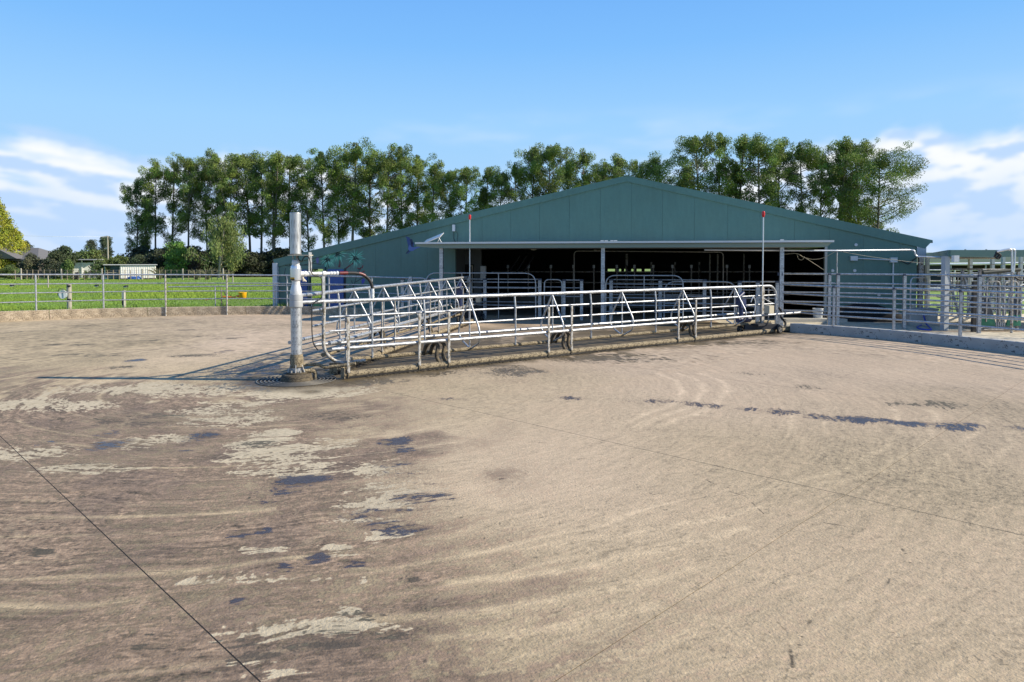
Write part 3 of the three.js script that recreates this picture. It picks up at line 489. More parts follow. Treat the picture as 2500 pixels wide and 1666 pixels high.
  wheel(T - .62, -.1); wheel(T + .20, W + .14);
  part(g, 'carriage', join(beam(P(T - .62, .02, .17), P(T + .24, W + .06, .17), .09, .13), beam(P(T - .45, .2, .235), P(T + .12, .2, .235), .22, .05)), M.darkSteel);
  part(g, 'motor', join(tube([P(T - .75, -.05, .36), P(T - .32, -.05, .36)], .085, 14), tube([P(T - .80, -.05, .36), P(T - .75, -.05, .36)], .065, 14)), M.motorBlue);
  part(g, 'gearbox', join(beam(P(T - .72, -.02, .88), P(T - .72, -.02, .66), .20, .18, along), tube([P(T - .86, -.02, .90), P(T - .62, -.02, 1.03)], .05, 10), tube([P(T - .70, -.02, .68), P(T - .70, -.02, .44)], .055, 12)), M.motorBlue);
  part(g, 'chain_guard', tube(smooth([P(T - .5, .12, .80), P(T - .44, .14, .93), P(T - .36, .14, .86), P(T - .36, .14, .60), P(T - .42, .12, .42)], 18), .012, 6), M.plastic);
  part(g, 'control_box', beam(P(T - .17, W + .08, .525), P(T - .17, W + .08, .72), .20, .14, along), M.beige);
  part(g, 'end_post', beam(P(T, W * .3, .06), P(T, W * .3, 1.20), .085, .06, along), M.galvSplat);
  part(g, 'diagonal_brace', tube([P(T + .06, 0, .92), P(E + .02, 0, .72)], .015, 8), M.galv);
  for (const t of [T + .32, T + .52]) part(g, 'upright', tube([P(t, -.05, 1.12), P(t, -.05, .16)], .0165, 8), M.galvSplat);
  for (let i = 0; i < 5; i++) { const c = P(E + .05 + i * .06, W - .02, .07), r = new THREE.TorusGeometry(.058, .014, 6, 14); r.lookAt(along); r.translate(c.x, c.y, c.z); part(g, 'hose_coil', r, M.muck); }
  part(g, 'end_hose', tube(smooth([P(E + .14, .1, .62), P(E + .20, .14, .50), P(E + .13, .18, .36), P(E + .22, .24, .24), P(E + .16, .28, .12)], 20), .03, 8), M.rubber);
  const mast = part(g, 'mast', bar(P(T + .02, W * .3, .9), P(T + .02, W * .3, 0).setY(o.top - .05), .0165, 10), M.aluminium);
  const c = P(T + .02, W * .3, 0); part(mast, 'beacon', lathe([[.001, o.top + .105], [.03, o.top + .10], [.038, o.top + .085], [.040, o.top + .01], [.034, o.top - .005], [.030, o.top - .03], [.022, o.top - .05], [.001, o.top - .05]], c.x, 0, c.z, 18), M.red, 'red warning beacon');
}
const nt = (px) => nearT(px, 0, 730);
yardGate('yard_gate', 'long galvanised pipe yard gate in front, with scraper and red beacon mast', NEAR, {
  h: (t, y) => y, end: nt(1886), mast: nt(1852), top: 2.98, seed: 3,
  uprights: [906, 1034, 1256, 1441, 1599, 1734].map(nt), frames: [1145, 1348, 1518, 1667, 1793].map(nt),
  posts: [850, 1024, 1096, 1340, 1396, 1657, 1699].map((p) => nearT(p, .385, 800)), loops: [1057, 1366, 1676].map((p) => nearT(p, .2, 820)),
});
yardGate('yard_gate', 'second galvanised pipe yard gate behind, pointing at the left of the shed', FAR, {
  h: (t, y) => y * (1.085 + .0045 * t), plain: true, end: 11.15, mast: 10.75, top: 3.13, seed: 4,
  uprights: [1.5, 2.9, 4.5, 6.1, 7.7, 9.3], frames: [2.2, 3.7, 5.3, 6.9, 8.5, 10.1], posts: [.95, 2.6, 3.3, 5.7, 6.4, 8.8, 9.5], loops: [2.85, 5.95, 9.05],
});

// ------------------------------------------------------------------ pipe fences
// stations: ground points with heights; rails run through all of them
function pipeFence(name, label, pts, railYs, o = {}) {
  const g = thing(name, label, 'fence', pts[Math.floor(pts.length / 2)].clone().setY(0), o.group);
  const posts = o.posts ?? pts.map((p, i) => i);
  railYs.forEach((ys, k) => part(g, 'rail', tube(pts.map((p, i) => p.clone().setY(typeof ys === 'function' ? ys(i) : ys)), k === 0 ? o.topR ?? .024 : o.railR ?? .0185, 8), M.galv));
  for (const i of posts) {
    const top = typeof railYs[0] === 'function' ? railYs[0](i) : railYs[0], p = pts[i], y0 = o.y0 ? o.y0(i) : 0;
    if (o.square) { part(g, 'post', beam(p.clone().setY(y0), p.clone().setY(top + (o.over ?? 0)), o.square, o.square, V(1, 0, .1)), o.mat ?? M.galv); part(g, 'post_cap', box(o.square + .018, .055, o.square + .018, p.x, top - .005 + (o.over ?? 0), p.z), M.capDark); }
    else part(g, 'post', tube([p.clone().setY(y0), p.clone().setY(top + .01)], o.postR ?? .024, 10), o.mat ?? M.galv);
  }
  return g;
}
// a hooped gate: a bow of pipe with rails inside, between two ground points
function hoopGate(label, a, b, top, bottom, rails, o = {}) {
  const g = thing('hoop_gate', label, 'gate', a.clone().add(b).multiplyScalar(.5).setY(0), o.group);
  const A = (y) => a.clone().setY(y), B = (y) => b.clone().setY(y);
  part(g, 'hoop', tube(fillet([A(bottom), A(top), B(top), B(bottom)], o.round ?? .16, 6), o.r ?? .02, 8), o.mat ?? M.galv);
  for (const y of rails) part(g, 'rail', bar(A(y), B(y), .016, 8), o.mat ?? M.galv);
  for (let i = 1; i <= (o.bars ?? 0); i++) { const p = a.clone().lerp(b, i / (o.bars + 1)); part(g, 'upright', bar(p.clone().setY(bottom), p.clone().setY(top), .014, 8), o.mat ?? M.galv); }
  return g;
}
{
  // left fence, standing on the kerb
  const at0 = (px) => { let k = 0; while (k < leftKerbPx.length - 2 && px > leftKerbPx[k + 1][0]) k++; const [x0] = leftKerbPx[k], [x1] = leftKerbPx[k + 1], t = (px - x0) / (x1 - x0); const p = leftKerb[k].clone().lerp(leftKerb[k + 1], t), q = leftKerb[k + 1].clone().sub(leftKerb[k]).normalize(); return p.add(V(q.z, 0, -q.x).multiplyScalar(.085)); };
  const px = [-330, -200, -70, 88, 252, 407, 556, 700, 800, 905, 1000], pts = px.map(at0), h = (y) => (i) => y * mix(1.02, .90, i / 10);
  const g = pipeFence('pipe_fence', 'four-rail galvanised pipe fence on the left kerb before the paddock', pts, [h(1.43), h(1.135), h(.855), h(.575)], { posts: [0, 1, 2, 3, 4, 7, 8, 9], y0: (i) => .24, postR: .026, topR: .026 });
  // two posts stand on the yard in front of the kerb
  for (const i of [5, 6]) { const p = pts[i].clone().add(V(0, 0, .115)); part(g, 'post', tube([p.clone().setY(0), p.clone().setY(h(1.43)(i) + .01)], .028, 10), M.galvSplat); }
  { const p = pts[10]; part(g, 'post', beam(p.clone().setY(0), p.clone().setY(1.33), .10, .10, SHED_A), M.galv); }
  const l = [[410, 701], [525, 699.5], [670, 697.5], [760, 696.5], [850, 696]].map(([x, y]) => { const p = at0(x).add(V(0, 0, -.35)); return at(x, y, -p.z); });
  const lg = thing('pipe_rail', 'single low pipe rail with posts behind the left fence', 'rail', l[1].clone().setY(0));
  part(lg, 'rail', tube(l, .02, 8), M.galv); for (const i of [1, 2, 3]) part(lg, 'post', tube([l[i].clone().setY(.0), l[i]], .02, 8), M.galv);

  // right fence on the kerb
  const kerbPt = (px) => { let k = 0; while (k < rightKerbPx.length - 2 && px > rightKerbPx[k + 1][0]) k++; const [x0] = rightKerbPx[k], [x1] = rightKerbPx[k + 1], t = (px - x0) / (x1 - x0); return rightKerb[k].clone().lerp(rightKerb[k + 1], t).add(V(.09, 0, -.07)); };
  const start = gr(1911, 802), rp = [start, ...[2030, 2177, 2339, 2530, 2800].map(kerbPt)];
  const rf = pipeFence('pipe_fence', 'four-rail galvanised pipe fence on the right-hand kerb', rp, [() => 1.195, () => .955, () => .705, (i) => .47], { posts: [1, 2, 3, 4], y0: () => .22, square: .052, topR: .025, railR: .02 });
  // tall fence behind it
  const tp = [[1911, 791], [2024, 795], [2045, 796], [2207, 802], [2390, 814], [2560, 827], [2760, 845]].map(([x, y]) => gr(x, y));
  pipeFence('pipe_fence', 'tall five-rail galvanised race fence behind the right-hand kerb', tp, [1.46, 1.2, .93, .66, .40], { posts: [1, 2, 3, 4, 5], square: .075, topR: .026, railR: .021 });
}
// ------------------------------------------------------------------ the milking shed
// the shed is built in its own axes: a along the front (to the right), y up, n towards the yard
M.barge = clad(1);
const shed = thing('milking_shed', 'wide low green steel milking shed with a dark open front', 'shed', SHED_O.clone());
shed.rotation.y = -PHI; base.delete(shed);
const sPart = (name, geo, mat, parent = shed, label) => { const m = new THREE.Mesh(geo, mat); m.name = name; m.castShadow = m.receiveShadow = true; parent.add(m); if (label) m.userData.label = label; return m; };
{
  const [aL, yL] = onShed(668, 634), [aR, yR] = onShed(2277, 587), [aM, yM] = onShed(1530, 429);
  const roofY = (a) => (a < aM ? mix(yL, yM, (a - aL) / (aM - aL)) : mix(yM, yR, (a - aM) / (aR - aM)));
  const BARGE = .27, aW0 = onShed(676, 700)[0], aW1 = onShed(2238, 700)[0], DEEP = 17;
  const opL = onShed(1113, 700)[0], opR = onShed(2012, 700)[0], opTop = onShed(1500, 604)[1], doorL = onShed(757, 690)[0], doorR = onShed(792, 690)[0], doorTop = onShed(770, 656)[1];
  const cut = (poly, name, mat, thick = .04, n = 0, parent) => { const s = new THREE.Shape(poly.map(([x, y]) => new THREE.Vector2(x, y))); const g = new THREE.ExtrudeGeometry(s, { depth: thick, bevelEnabled: false }); g.translate(0, 0, n - thick); return sPart(name, g, mat, parent); };
  // front panels, split at the seams that show, with a fine gap
  const seams = [676, 735, 795, 856, 917, 979, 1043, 1110, 1177, 1247, 1317, 1390, 1465, 1541, 1617, 1695, 1776, 1856, 1939, 2025, 2108, 2196, 2238].map((p) => onShed(p, 640)[0]);
  seams[0] = aW0; seams[seams.length - 1] = aW1;
  const tones = [M.teal, clad(.985), clad(1.015)];
  for (let i = 0; i < seams.length - 1; i++) {
    const a0 = seams[i] + .0025, a1 = seams[i + 1] - .0025, y1 = (a) => roofY(a) - .12;
    const cols = [];  // pieces of this panel: [from, to, bottom]
    const edges = [a0, ...[opL, opR, doorL, doorR].filter((e) => e > a0 + .02 && e < a1 - .02), a1];
    for (let k = 0; k < edges.length - 1; k++) { const m = (edges[k] + edges[k + 1]) / 2; cols.push([edges[k], edges[k + 1], m > opL && m < opR ? opTop : m > doorL && m < doorR ? doorTop : .14]); }
    for (const [p, q, y0] of cols) { const pts = [[p, y0], [q, y0], [q, y1(q)]]; if (p < aM && q > aM) pts.push([aM, y1(aM)]); pts.push([p, y1(p)]); cut(pts, 'wall_panel', tones[i % 3]); }
  }
  // backing behind the seams, plinth, barge boards, roof, walls
  const band = (x0, x1, y0) => { const p = [[x0, y0], [x1, y0], [x1, roofY(x1) - .16]]; if (x0 < aM && x1 > aM) p.push([aM, roofY(aM) - .16]); p.push([x0, roofY(x0) - .16]); return p; };
  for (const [x0, x1, y0] of [[aW0 + .01, doorL - .002, .16], [doorL + .002, doorR - .002, doorTop + .01], [doorR + .002, opL - .004, .16], [opL + .004, opR - .004, opTop + .02], [opR + .004, aW1 - .01, .16]]) cut(band(x0, x1, y0), 'wall_lining', M.sealant, .05, -.045);
  for (const [x0, x1] of [[aW0, doorL], [doorR, opL], [opR, aW1]]) sPart('plinth', box(x1 - x0, .16, .16, (x0 + x1) / 2, .06, -.06), std(.42, .41, .38, .9));
  const bargeEnd = (a, s) => [[a, roofY(a)], [a + s * .02, roofY(a) - .01]];
  cut([[aL, yL], [aM, yM], [aM, yM - BARGE * .72], [aL + .10, yL - BARGE]], 'barge_board', M.barge, .05, .05);
  cut([[aM + .002, yM], [aR, yR], [aR - .22, yR - BARGE * .92], [aM + .002, yM - BARGE * .72]], 'barge_board', M.barge, .05, .05);
  sPart('ridge_cap', box(.22, .015, .16, aM, yM - .012, .0), M.fascia);
  for (const [x0, x1] of [[aL, aM], [aM, aR]]) cut([[x0, roofY(x0) - .03], [x1, roofY(x1) - .03], [x1, roofY(x1) - .08], [x0, roofY(x0) - .08]], 'roof_sheet', M.tealDark, DEEP, .035);
  const doorRoomR = onShed(852, 690)[0];
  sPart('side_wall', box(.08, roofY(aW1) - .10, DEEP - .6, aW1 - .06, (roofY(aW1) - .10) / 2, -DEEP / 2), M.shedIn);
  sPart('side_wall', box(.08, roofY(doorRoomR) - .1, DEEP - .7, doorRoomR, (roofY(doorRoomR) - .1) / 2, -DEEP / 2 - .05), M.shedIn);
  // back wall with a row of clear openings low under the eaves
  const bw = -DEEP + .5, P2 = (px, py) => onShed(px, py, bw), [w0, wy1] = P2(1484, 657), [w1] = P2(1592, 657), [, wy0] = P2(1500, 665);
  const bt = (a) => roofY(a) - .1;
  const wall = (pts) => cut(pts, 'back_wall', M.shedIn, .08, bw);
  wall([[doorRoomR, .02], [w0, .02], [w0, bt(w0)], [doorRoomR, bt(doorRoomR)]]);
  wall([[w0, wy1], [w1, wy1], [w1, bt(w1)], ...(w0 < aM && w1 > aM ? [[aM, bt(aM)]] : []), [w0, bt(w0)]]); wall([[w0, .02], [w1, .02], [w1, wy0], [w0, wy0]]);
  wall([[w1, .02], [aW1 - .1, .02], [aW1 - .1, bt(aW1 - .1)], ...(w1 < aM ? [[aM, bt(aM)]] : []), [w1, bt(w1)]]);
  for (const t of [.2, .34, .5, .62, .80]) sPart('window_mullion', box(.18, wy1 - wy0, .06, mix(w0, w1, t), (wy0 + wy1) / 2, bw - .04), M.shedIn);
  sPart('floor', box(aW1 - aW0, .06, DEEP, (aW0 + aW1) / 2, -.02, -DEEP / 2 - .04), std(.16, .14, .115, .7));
  // interior partition on the left of the opening, with a doorway painted dark and a cabinet
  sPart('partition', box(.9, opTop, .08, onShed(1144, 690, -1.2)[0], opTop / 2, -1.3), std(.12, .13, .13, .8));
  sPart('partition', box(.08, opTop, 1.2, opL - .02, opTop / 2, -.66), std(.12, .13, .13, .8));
  // jambs
  sPart('door_jamb', box(.07, opTop - .05, .12, opR + .035, (opTop - .05) / 2 + .05, .005), std(.42, .42, .38, .5));
  sPart('door_jamb', box(.05, opTop - .05, .10, opL - .025, (opTop - .05) / 2 + .05, .005), M.fascia);
  sPart('lintel', box(opR - opL, .12, .10, (opL + opR) / 2, opTop + .05, .02), std(.30, .30, .28, .6));
  sPart('corner_post', box(.17, yL - .12, .17, aW0 - .02, (yL - .12) / 2, .03), std(.52, .55, .58, .5));
  // blue doors either side of the through passage
  const blue = (x0, x1, y0, y1) => { const [a0, t] = onShed(x0, y0, .03), [a1, b] = onShed(x1, y1, .03); return sPart('blue_door', box(a1 - a0, t - b, .035, (a0 + a1) / 2, (t + b) / 2, .03), M.blueDoor); };
  const d1 = blue(800, 839, 658, 752); sPart('handle', box(.03, .14, .05, onShed(804, 700, .06)[0], 1.0, .06), M.aluminium, d1); blue(733, 751, 659, 752);
  sPart('door_frame', box(.05, doorTop - .02, .07, doorL - .02, doorTop / 2, .035), M.tealDark); sPart('door_frame', box(.05, doorTop - .02, .07, doorR + .02, doorTop / 2, .035), M.tealDark); sPart('door_frame', box(doorR - doorL + .1, .07, .08, (doorL + doorR) / 2, doorTop + .02, .04), M.tealDark);

  // canopy over the opening, on posts
  const CN = 2.5, [cL, cyL] = onShed(1016, 592.5, CN), [cR, cyR] = onShed(2032, 592, CN), cBot = onShed(1500, 605, CN)[1], cTop = (cyL + cyR) / 2 + .02;
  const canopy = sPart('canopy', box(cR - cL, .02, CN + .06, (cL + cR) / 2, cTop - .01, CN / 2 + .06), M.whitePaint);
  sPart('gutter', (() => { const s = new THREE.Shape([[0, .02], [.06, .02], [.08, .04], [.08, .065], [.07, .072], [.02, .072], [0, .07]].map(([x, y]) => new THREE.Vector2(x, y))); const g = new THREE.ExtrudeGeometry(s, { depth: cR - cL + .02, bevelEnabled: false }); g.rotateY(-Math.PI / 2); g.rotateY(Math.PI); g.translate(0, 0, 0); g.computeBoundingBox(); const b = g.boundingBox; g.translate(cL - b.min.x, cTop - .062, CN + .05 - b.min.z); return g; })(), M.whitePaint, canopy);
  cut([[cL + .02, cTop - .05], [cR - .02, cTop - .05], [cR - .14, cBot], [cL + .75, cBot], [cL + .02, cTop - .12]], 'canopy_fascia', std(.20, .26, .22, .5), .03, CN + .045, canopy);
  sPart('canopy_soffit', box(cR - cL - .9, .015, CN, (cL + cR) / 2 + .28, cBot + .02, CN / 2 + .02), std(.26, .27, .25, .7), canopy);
  for (const px of [1078, 1472, 1908]) { const a = onShed(px, 700, CN - .12)[0]; const p = sPart('canopy_post', box(.105, cBot, .105, a, cBot / 2, CN - .12), M.galv); sPart('base_plate', box(.2, .02, .2, a, .012, CN - .12), M.galvSplat, p); }
  for (const px of [1900, 1909]) sPart('post_bracket', box(.02, .09, .15, onShed(px, 690, CN - .12)[0], 1.46, CN - .12), M.capDark);
  // solar panel tilted on the canopy's left end, and a speaker box on the wall above
  { const a = onShed(1058, 590, 1.9)[0], g = box(.62, .03, .45, 0, 0, 0); g.rotateZ(.38); g.rotateX(.30); g.translate(a, cTop + .15, 1.9); const s = sPart('solar_panel', g, std(.45, .46, .48, .25, { metalness: .3 })); sPart('panel_leg', tube([V(a + .10, cTop, 1.85), V(a + .22, cTop + .22, 1.85)], .012, 6), M.galv, s); sPart('panel_leg', tube([V(a + .30, cTop, 2.0), V(a + .18, cTop + .2, 2.0)], .012, 6), M.galv, s); }
  { const [a, y] = onShed(1109, 557); const s = sPart('wall_speaker', box(.09, .22, .09, a, y, .06), M.plastic); sPart('cable', tube(smooth([V(a - .01, y - .1, .04), V(a - .02, y - .35, .02), V(a + .06, y - .5, .02)], 10), .006, 5), M.blackCable, s); sPart('cable', tube(smooth([V(a + .05, y - .1, .04), V(a + .12, y - .2, .02), V(a + .10, y - .4, .02), V(a + .13, y - .5, .02)], 10), .006, 5), M.blackCable, s); }
  // clips on the gutter, disc lamps and boxes on the right-hand wall
  for (const px of [1470, 1480, 1494, 1503, 1910]) { const [a, y] = onShed(px, 589, CN + .08); sPart('gutter_clip', box(.09, .025, .05, a, cTop + .03, CN + .06), M.whitePaint); }
  for (const [px, py] of [[2090, 598], [2033, 661], [2087, 661], [2146, 720]]) { const [a, y] = onShed(px, py); const g = new THREE.CylinderGeometry(.045, .045, .03, 16); g.rotateX(Math.PI / 2); g.translate(a, y, .015); sPart('wall_button', g, M.plastic); }
  { const [a0, y0] = onShed(2085, 631, .06), [a1, y1] = onShed(2182, 635, .06); sPart('junction_box', box(.20, .14, .1, a0, y0, .06), M.plastic); sPart('junction_box', box(.20, .15, .1, a1, y1, .06), M.plastic); sPart('conduit', bar(V(a0 + .1, y0, .05), V(a1 - .1, y1, .05), .018, 8), M.plastic); sPart('conduit', bar(V(a1, y1 - .07, .05), V(a1, .9, .05), .022, 8), M.plastic);
    sPart('cable', tube(smooth([V(a1 + .1, y1, .06), V(a1 + .28, y1 - .06, .06), V(a1 + .42, y1 - .12, .06), V(a1 + .56, y1 + .0, .06), V(a1 + .66, y1 + .09, .1)], 20), .016, 6), M.blackCable); }
  { const [a, y] = onShed(2251, 616, .05); sPart('flashing_box', box(.26, .30, .2, a, y, -.06), std(.30, .36, .42, .35, { metalness: .5 })); }
  { const [a] = onShed(2249, 700, .0); sPart('corner_column', box(.12, yR - .25, .14, a, (yR - .25) / 2, -.05), M.galvSplat); }
  // the water pipe that leaves along the wall
  { const p = [[1720, 610.5], [1900, 611.5], [2045, 612.5], [2223, 610.5], [2233, 612], [2236, 627], [2300, 628.5], [2430, 631]].map(([x, y], i) => { const n = [2.3, 2.2, 1.6, .5, .5, .5, .5, .5][i], [a, yy] = onShed(x, y, n); return V(a, yy, n); }); sPart('water_pipe', tube(fillet(p, .10, 5), .026, 10), M.aluminium); }

  // painted on the front wall: cabbage trees, branches and birds
  const flat = (list) => meshOf(list.flatMap(([a, b, c]) => [...a, ...b, ...c]), null, null);
  const lay = .0035, blade = (out, x, y, ang, len, w, bend) => { let px = x, py = y, a = ang; const N = 4; let l = [px + Math.sin(a) * w / 2, py - Math.cos(a) * w / 2], r = [px - Math.sin(a) * w / 2, py + Math.cos(a) * w / 2]; for (let i = 1; i <= N; i++) { a += bend / N; px += Math.cos(a) * len / N; py += Math.sin(a) * len / N; const ww = w * (1 - i / N) * .9; const l2 = [px + Math.sin(a) * ww / 2, py - Math.cos(a) * ww / 2], r2 = [px - Math.sin(a) * ww / 2, py + Math.cos(a) * ww / 2]; out.push([[...l, lay], [...l2, lay], [...r2, lay]], [[...l, lay], [...r2, lay], [...r, lay]]); l = l2; r = r2; } };
  const r = rng(91), mural = (name, geo, mat) => sPart(name, geo, mat), paints = [std(.04, .24, .17, .5), std(.07, .36, .25, .5), std(.22, .56, .44, .5), std(.012, .05, .045, .5)];
  for (const [px, py, R] of [[800, 633, 27], [825, 620, 31], [868, 630, 29]]) {
    const [a, y] = onShed(px, py), s = R / 72;
    const sets = [[], [], [], []];
    for (let i = 0; i < 110; i++) { const ang = r() * 6.283, l = s * (.55 + r() * .5); const k = i < 20 ? 3 : i % 3; blade(sets[k], a + Math.cos(ang) * .02, y + Math.sin(ang) * .02, ang, i < 20 ? l * .5 : l, .030 + r() * .022, -Math.cos(ang) * (.25 + r() * .6)); }
    sets.forEach((q, k) => { const g = flat(q); g.translate(0, 0, k * .0012); mural('painted_leaves', g, paints[k]); });
  }
  const strokeGeo = (pts, w) => { const o = []; const q = pts.map(([x, y]) => onShed(x, y)); for (let i = 0; i < q.length - 1; i++) { const [x0, y0] = q[i], [x1, y1] = q[i + 1], L = Math.hypot(x1 - x0, y1 - y0), nx = -(y1 - y0) / L * w / 2, ny = (x1 - x0) / L * w / 2; o.push([[x0 + nx, y0 + ny, lay], [x0 - nx, y0 - ny, lay], [x1 - nx, y1 - ny, lay]], [[x0 + nx, y0 + ny, lay], [x1 - nx, y1 - ny, lay], [x1 + nx, y1 + ny, lay]]); } return flat(o); };
  const bark = std(.10, .03, .035, .6), twig = std(.02, .03, .035, .6);
  mural('painted_trunk', strokeGeo([[828, 633], [829, 645], [828, 653]], .075), bark); mural('painted_trunk', strokeGeo([[862, 642], [852, 650], [844, 656]], .05), bark); mural('painted_trunk', strokeGeo([[843, 655], [842, 690], [842, 745]], .08), twig); mural('painted_trunk', strokeGeo([[801, 644], [803, 653]], .06), twig);
  const twigs = [[[690, 646], [705, 650], [728, 647], [752, 648]], [[700, 636], [706, 646], [712, 655], [709, 672], [716, 700], [713, 740]], [[716, 655], [726, 664], [731, 690]], [[738, 648], [760, 643], [785, 646]], [[760, 643], [770, 637]], [[845, 740], [858, 715], [866, 690], [874, 660], [884, 652]], [[866, 690], [880, 682], [890, 676]], [[852, 735], [862, 700], [858, 685]], [[868, 670], [878, 662], [880, 653]], [[700, 690], [694, 670], [697, 655]]];
  for (const t of twigs) mural('painted_branch', strokeGeo(t, .022), twig);
  for (const t of [[[872, 655], [882, 657]], [[878, 668], [890, 662]], [[884, 655], [886, 648]]]) mural('painted_flower', strokeGeo(t, .035), std(.16, .02, .03, .6));
  const bird = (pts, mat, up = 0) => { const s = new THREE.Shape(pts.map(([x, y]) => { const [a, b] = onShed(x, y); return new THREE.Vector2(a, b); })); const g = new THREE.ShapeGeometry(s); g.translate(0, 0, lay + up); return mural('painted_bird', g, mat); };
  bird([[771, 632], [775, 627], [779, 631], [778, 640], [775, 645], [772, 640]], std(.10, .12, .3, .5)); bird([[882, 685], [887, 679], [891, 684], [889, 690], [884, 695]], std(.05, .06, .35, .5));
  // heron in flight: wing feathers, body, neck, legs
  const blueA = std(.03, .07, .22, .5), blueB = std(.10, .16, .40, .5), blueC = std(.012, .025, .08, .5);
  bird([[996, 607], [1000, 598], [1007, 604], [1013, 604], [1020, 602], [1027, 600], [1026, 604], [1017, 607], [1008, 613], [1000, 614]], blueB, .001);
  for (const q of [[[989, 577], [1000, 580], [1002, 588], [995, 586]], [[992, 585], [1002, 587], [1003, 594], [995, 592]], [[994, 592], [1004, 594], [1004, 600], [996, 599]], [[996, 599], [1005, 599], [1006, 606], [997, 606]]]) bird(q, blueA); 
  for (const q of [[[1000, 584], [1006, 584], [1009, 595], [1004, 597]], [[1003, 592], [1009, 592], [1011, 603], [1004, 603]]]) bird(q, blueC, .0012);
  bird([[1009, 593], [1011, 592], [1010, 602], [1008, 602]], blueA, .002); bird([[1000, 613], [992, 620], [990, 619], [997, 611]], blueC, .0022); bird([[1003, 613], [996, 620], [994, 620], [1001, 612]], blueA, .003);
}
// ------------------------------------------------------------------ things under the canopy and inside
{
  const S = (px, py, n) => { const [a, y] = onShed(px, py, n); return shedPt(a, y, n); };
  const foot = (px, n) => S(px, 700, n).setY(0), hY = (px, py, n) => S(px, py, n).y, G = 'hooped gates under the canopy';
  const hoop = (label, x0, x1, yTop, yBot, n, rails, o = {}) => hoopGate(label, foot(x0, n), foot(x1, n), hY((x0 + x1) / 2, yTop, n), hY((x0 + x1) / 2, yBot, n), rails.map((y) => hY((x0 + x1) / 2, y, n)), { ...o, group: G });
  hoop('wide hooped pipe gate at the left of the shed opening', 1040, 1308, 667, 778, 1.8, [689, 703, 722, 745], { bars: 2, round: .35 });
  hoop('small hooped gate left of the wide gate, before the green wall', 996, 1040, 679, 776, 1.9, [698, 720, 742]);
  hoop('narrow hooped gate between two posts left of the middle canopy post', 1329, 1372, 683, 782, 1.5, [701, 722, 745]);
  hoop('wide hooped pipe gate just right of the middle canopy post', 1479, 1668, 673, 788, 1.9, [694, 711, 728, 746, 762], { round: .3, bars: 1 });
  hoop('hooped pipe gate behind the front yard gate, second right of the middle canopy post', 1622, 1798, 688, 792, 1.6, [706, 724, 742, 760], { round: .35 });
  const pf = (label, xs, n, ys, sq) => { const pts = xs.map((x) => foot(x, n)); return pipeFence('race_fence', label, pts, ys.map((y) => hY(xs[0], y, n)), { square: sq, topR: .02, railR: .016, group: 'race fences under the canopy' }); };
  pf('pipe race fence crossing the left part of the shed opening', [983, 1047, 1184, 1318], 1.2, [681, 700, 716, 735], .10);
  pf('short race fence between the narrow gate and the middle canopy post', [1377, 1420], 1.4, [684, 703, 724, 746], .09);
  pf('race fence across the middle of the shed opening', [1492, 1612, 1720], 1.1, [683, 701, 719, 738], .10);
  pf('race fence before the right part of the shed opening', [1806, 1850, 1898], 1.8, [688, 708, 728, 748], .10);
  // wash-down pipe hoop inside
  const pipe = thing('wash_pipe', 'thin pipe hoop hanging inside the shed opening', 'pipe', foot(1402, -1));
  part(pipe, 'pipe', tube(fillet([S(1402, 775, -1), S(1402, 613, -1), S(1766, 616, -1), S(1766, 775, -1)], .14, 5), .018, 8), M.galvSplat);
  part(pipe, 'tee', bar(S(1450, 611, -1), S(1466, 612, -1), .02, 8), M.galvSplat);
  // the row of milking stalls
  const st = thing('milking_stalls', 'row of dim milking stall posts with pale number tags inside', 'stalls', foot(1600, -4.5));
  for (const px of [1240, 1290, 1345, 1400, 1450, 1506, 1549, 1595, 1642, 1688, 1775, 1830]) { const p = foot(px, -4.5); part(st, 'stall_post', tube([p, p.clone().setY(hY(px, 652, -4.5))], .028, 8), M.galvSplat); const t = S(px, 651, -4.44); part(st, 'number_tag', box(.09, .13, .01, t.x, t.y, t.z), M.plastic); }
  for (const px of [1530, 1590, 1648, 1707, 1733, 1752, 1816]) { const p = foot(px, -5); part(st, 'stall_column', tube([p, p.clone().setY(hY(px, px === 1530 || px > 1730 ? 620 : 640, -5))], px === 1530 ? .055 : .035, 8), M.galvSplat); if (px < 1720) { const c = S(px, 648, -4.95); part(st, 'hanging_hose', tube(smooth([c, c.clone().add(V(.05, -.2, .05)), c.clone().add(V(-.02, -.42, .08)), c.clone().add(V(.03, -.6, .06))], 10), .022, 6), M.rubber); } }
  for (const py of [664, 690, 715]) part(st, 'stall_rail', bar(S(1200, py, -4.5), S(1900, py, -4.5), .022, 8), M.galvSplat);
  part(st, 'platform', beam(S(1190, 735, -5).setY(.28), S(1900, 735, -5).setY(.28), 1.6, .5), std(.14, .13, .12, .8));
  for (const [x, k] of [[1255, 0], [1272, 1], [1290, 2]]) part(st, 'slanted_bar', bar(S(x - 12, 665, -3.5), S(x + 14, 625, -3.5), .03, 8), M.darkSteel);
  // lamp dome, cabinet, sign plate, bucket
  const dome = thing('ceiling_lamp', 'pale domed lamp hanging unlit under the front of the shed', 'lamp', S(1303, 608, -.6)); part(dome, 'shade', lathe([[.001, .0], [.09, -.01], [.105, -.06], [.08, -.10], [.001, -.11]], ...S(1303, 604, -.6).toArray(), 20), M.cream); { const p = S(1303, 604, -.6); part(dome, 'stem', bar(p, p.clone().setY(p.y + .25), .015, 6), M.darkSteel); }
  const cab = thing('cabinet', 'pale metal cabinet on the wall inside the opening', 'cabinet', S(1180, 690, -1.2)); { const c = S(1180, 667, -1.22); part(cab, 'body', box(.19, .50, .14, c.x, c.y, c.z, -PHI), M.plastic); part(cab, 'handle', box(.02, .05, .02, c.x + .05, c.y, c.z + .08), M.darkSteel); }
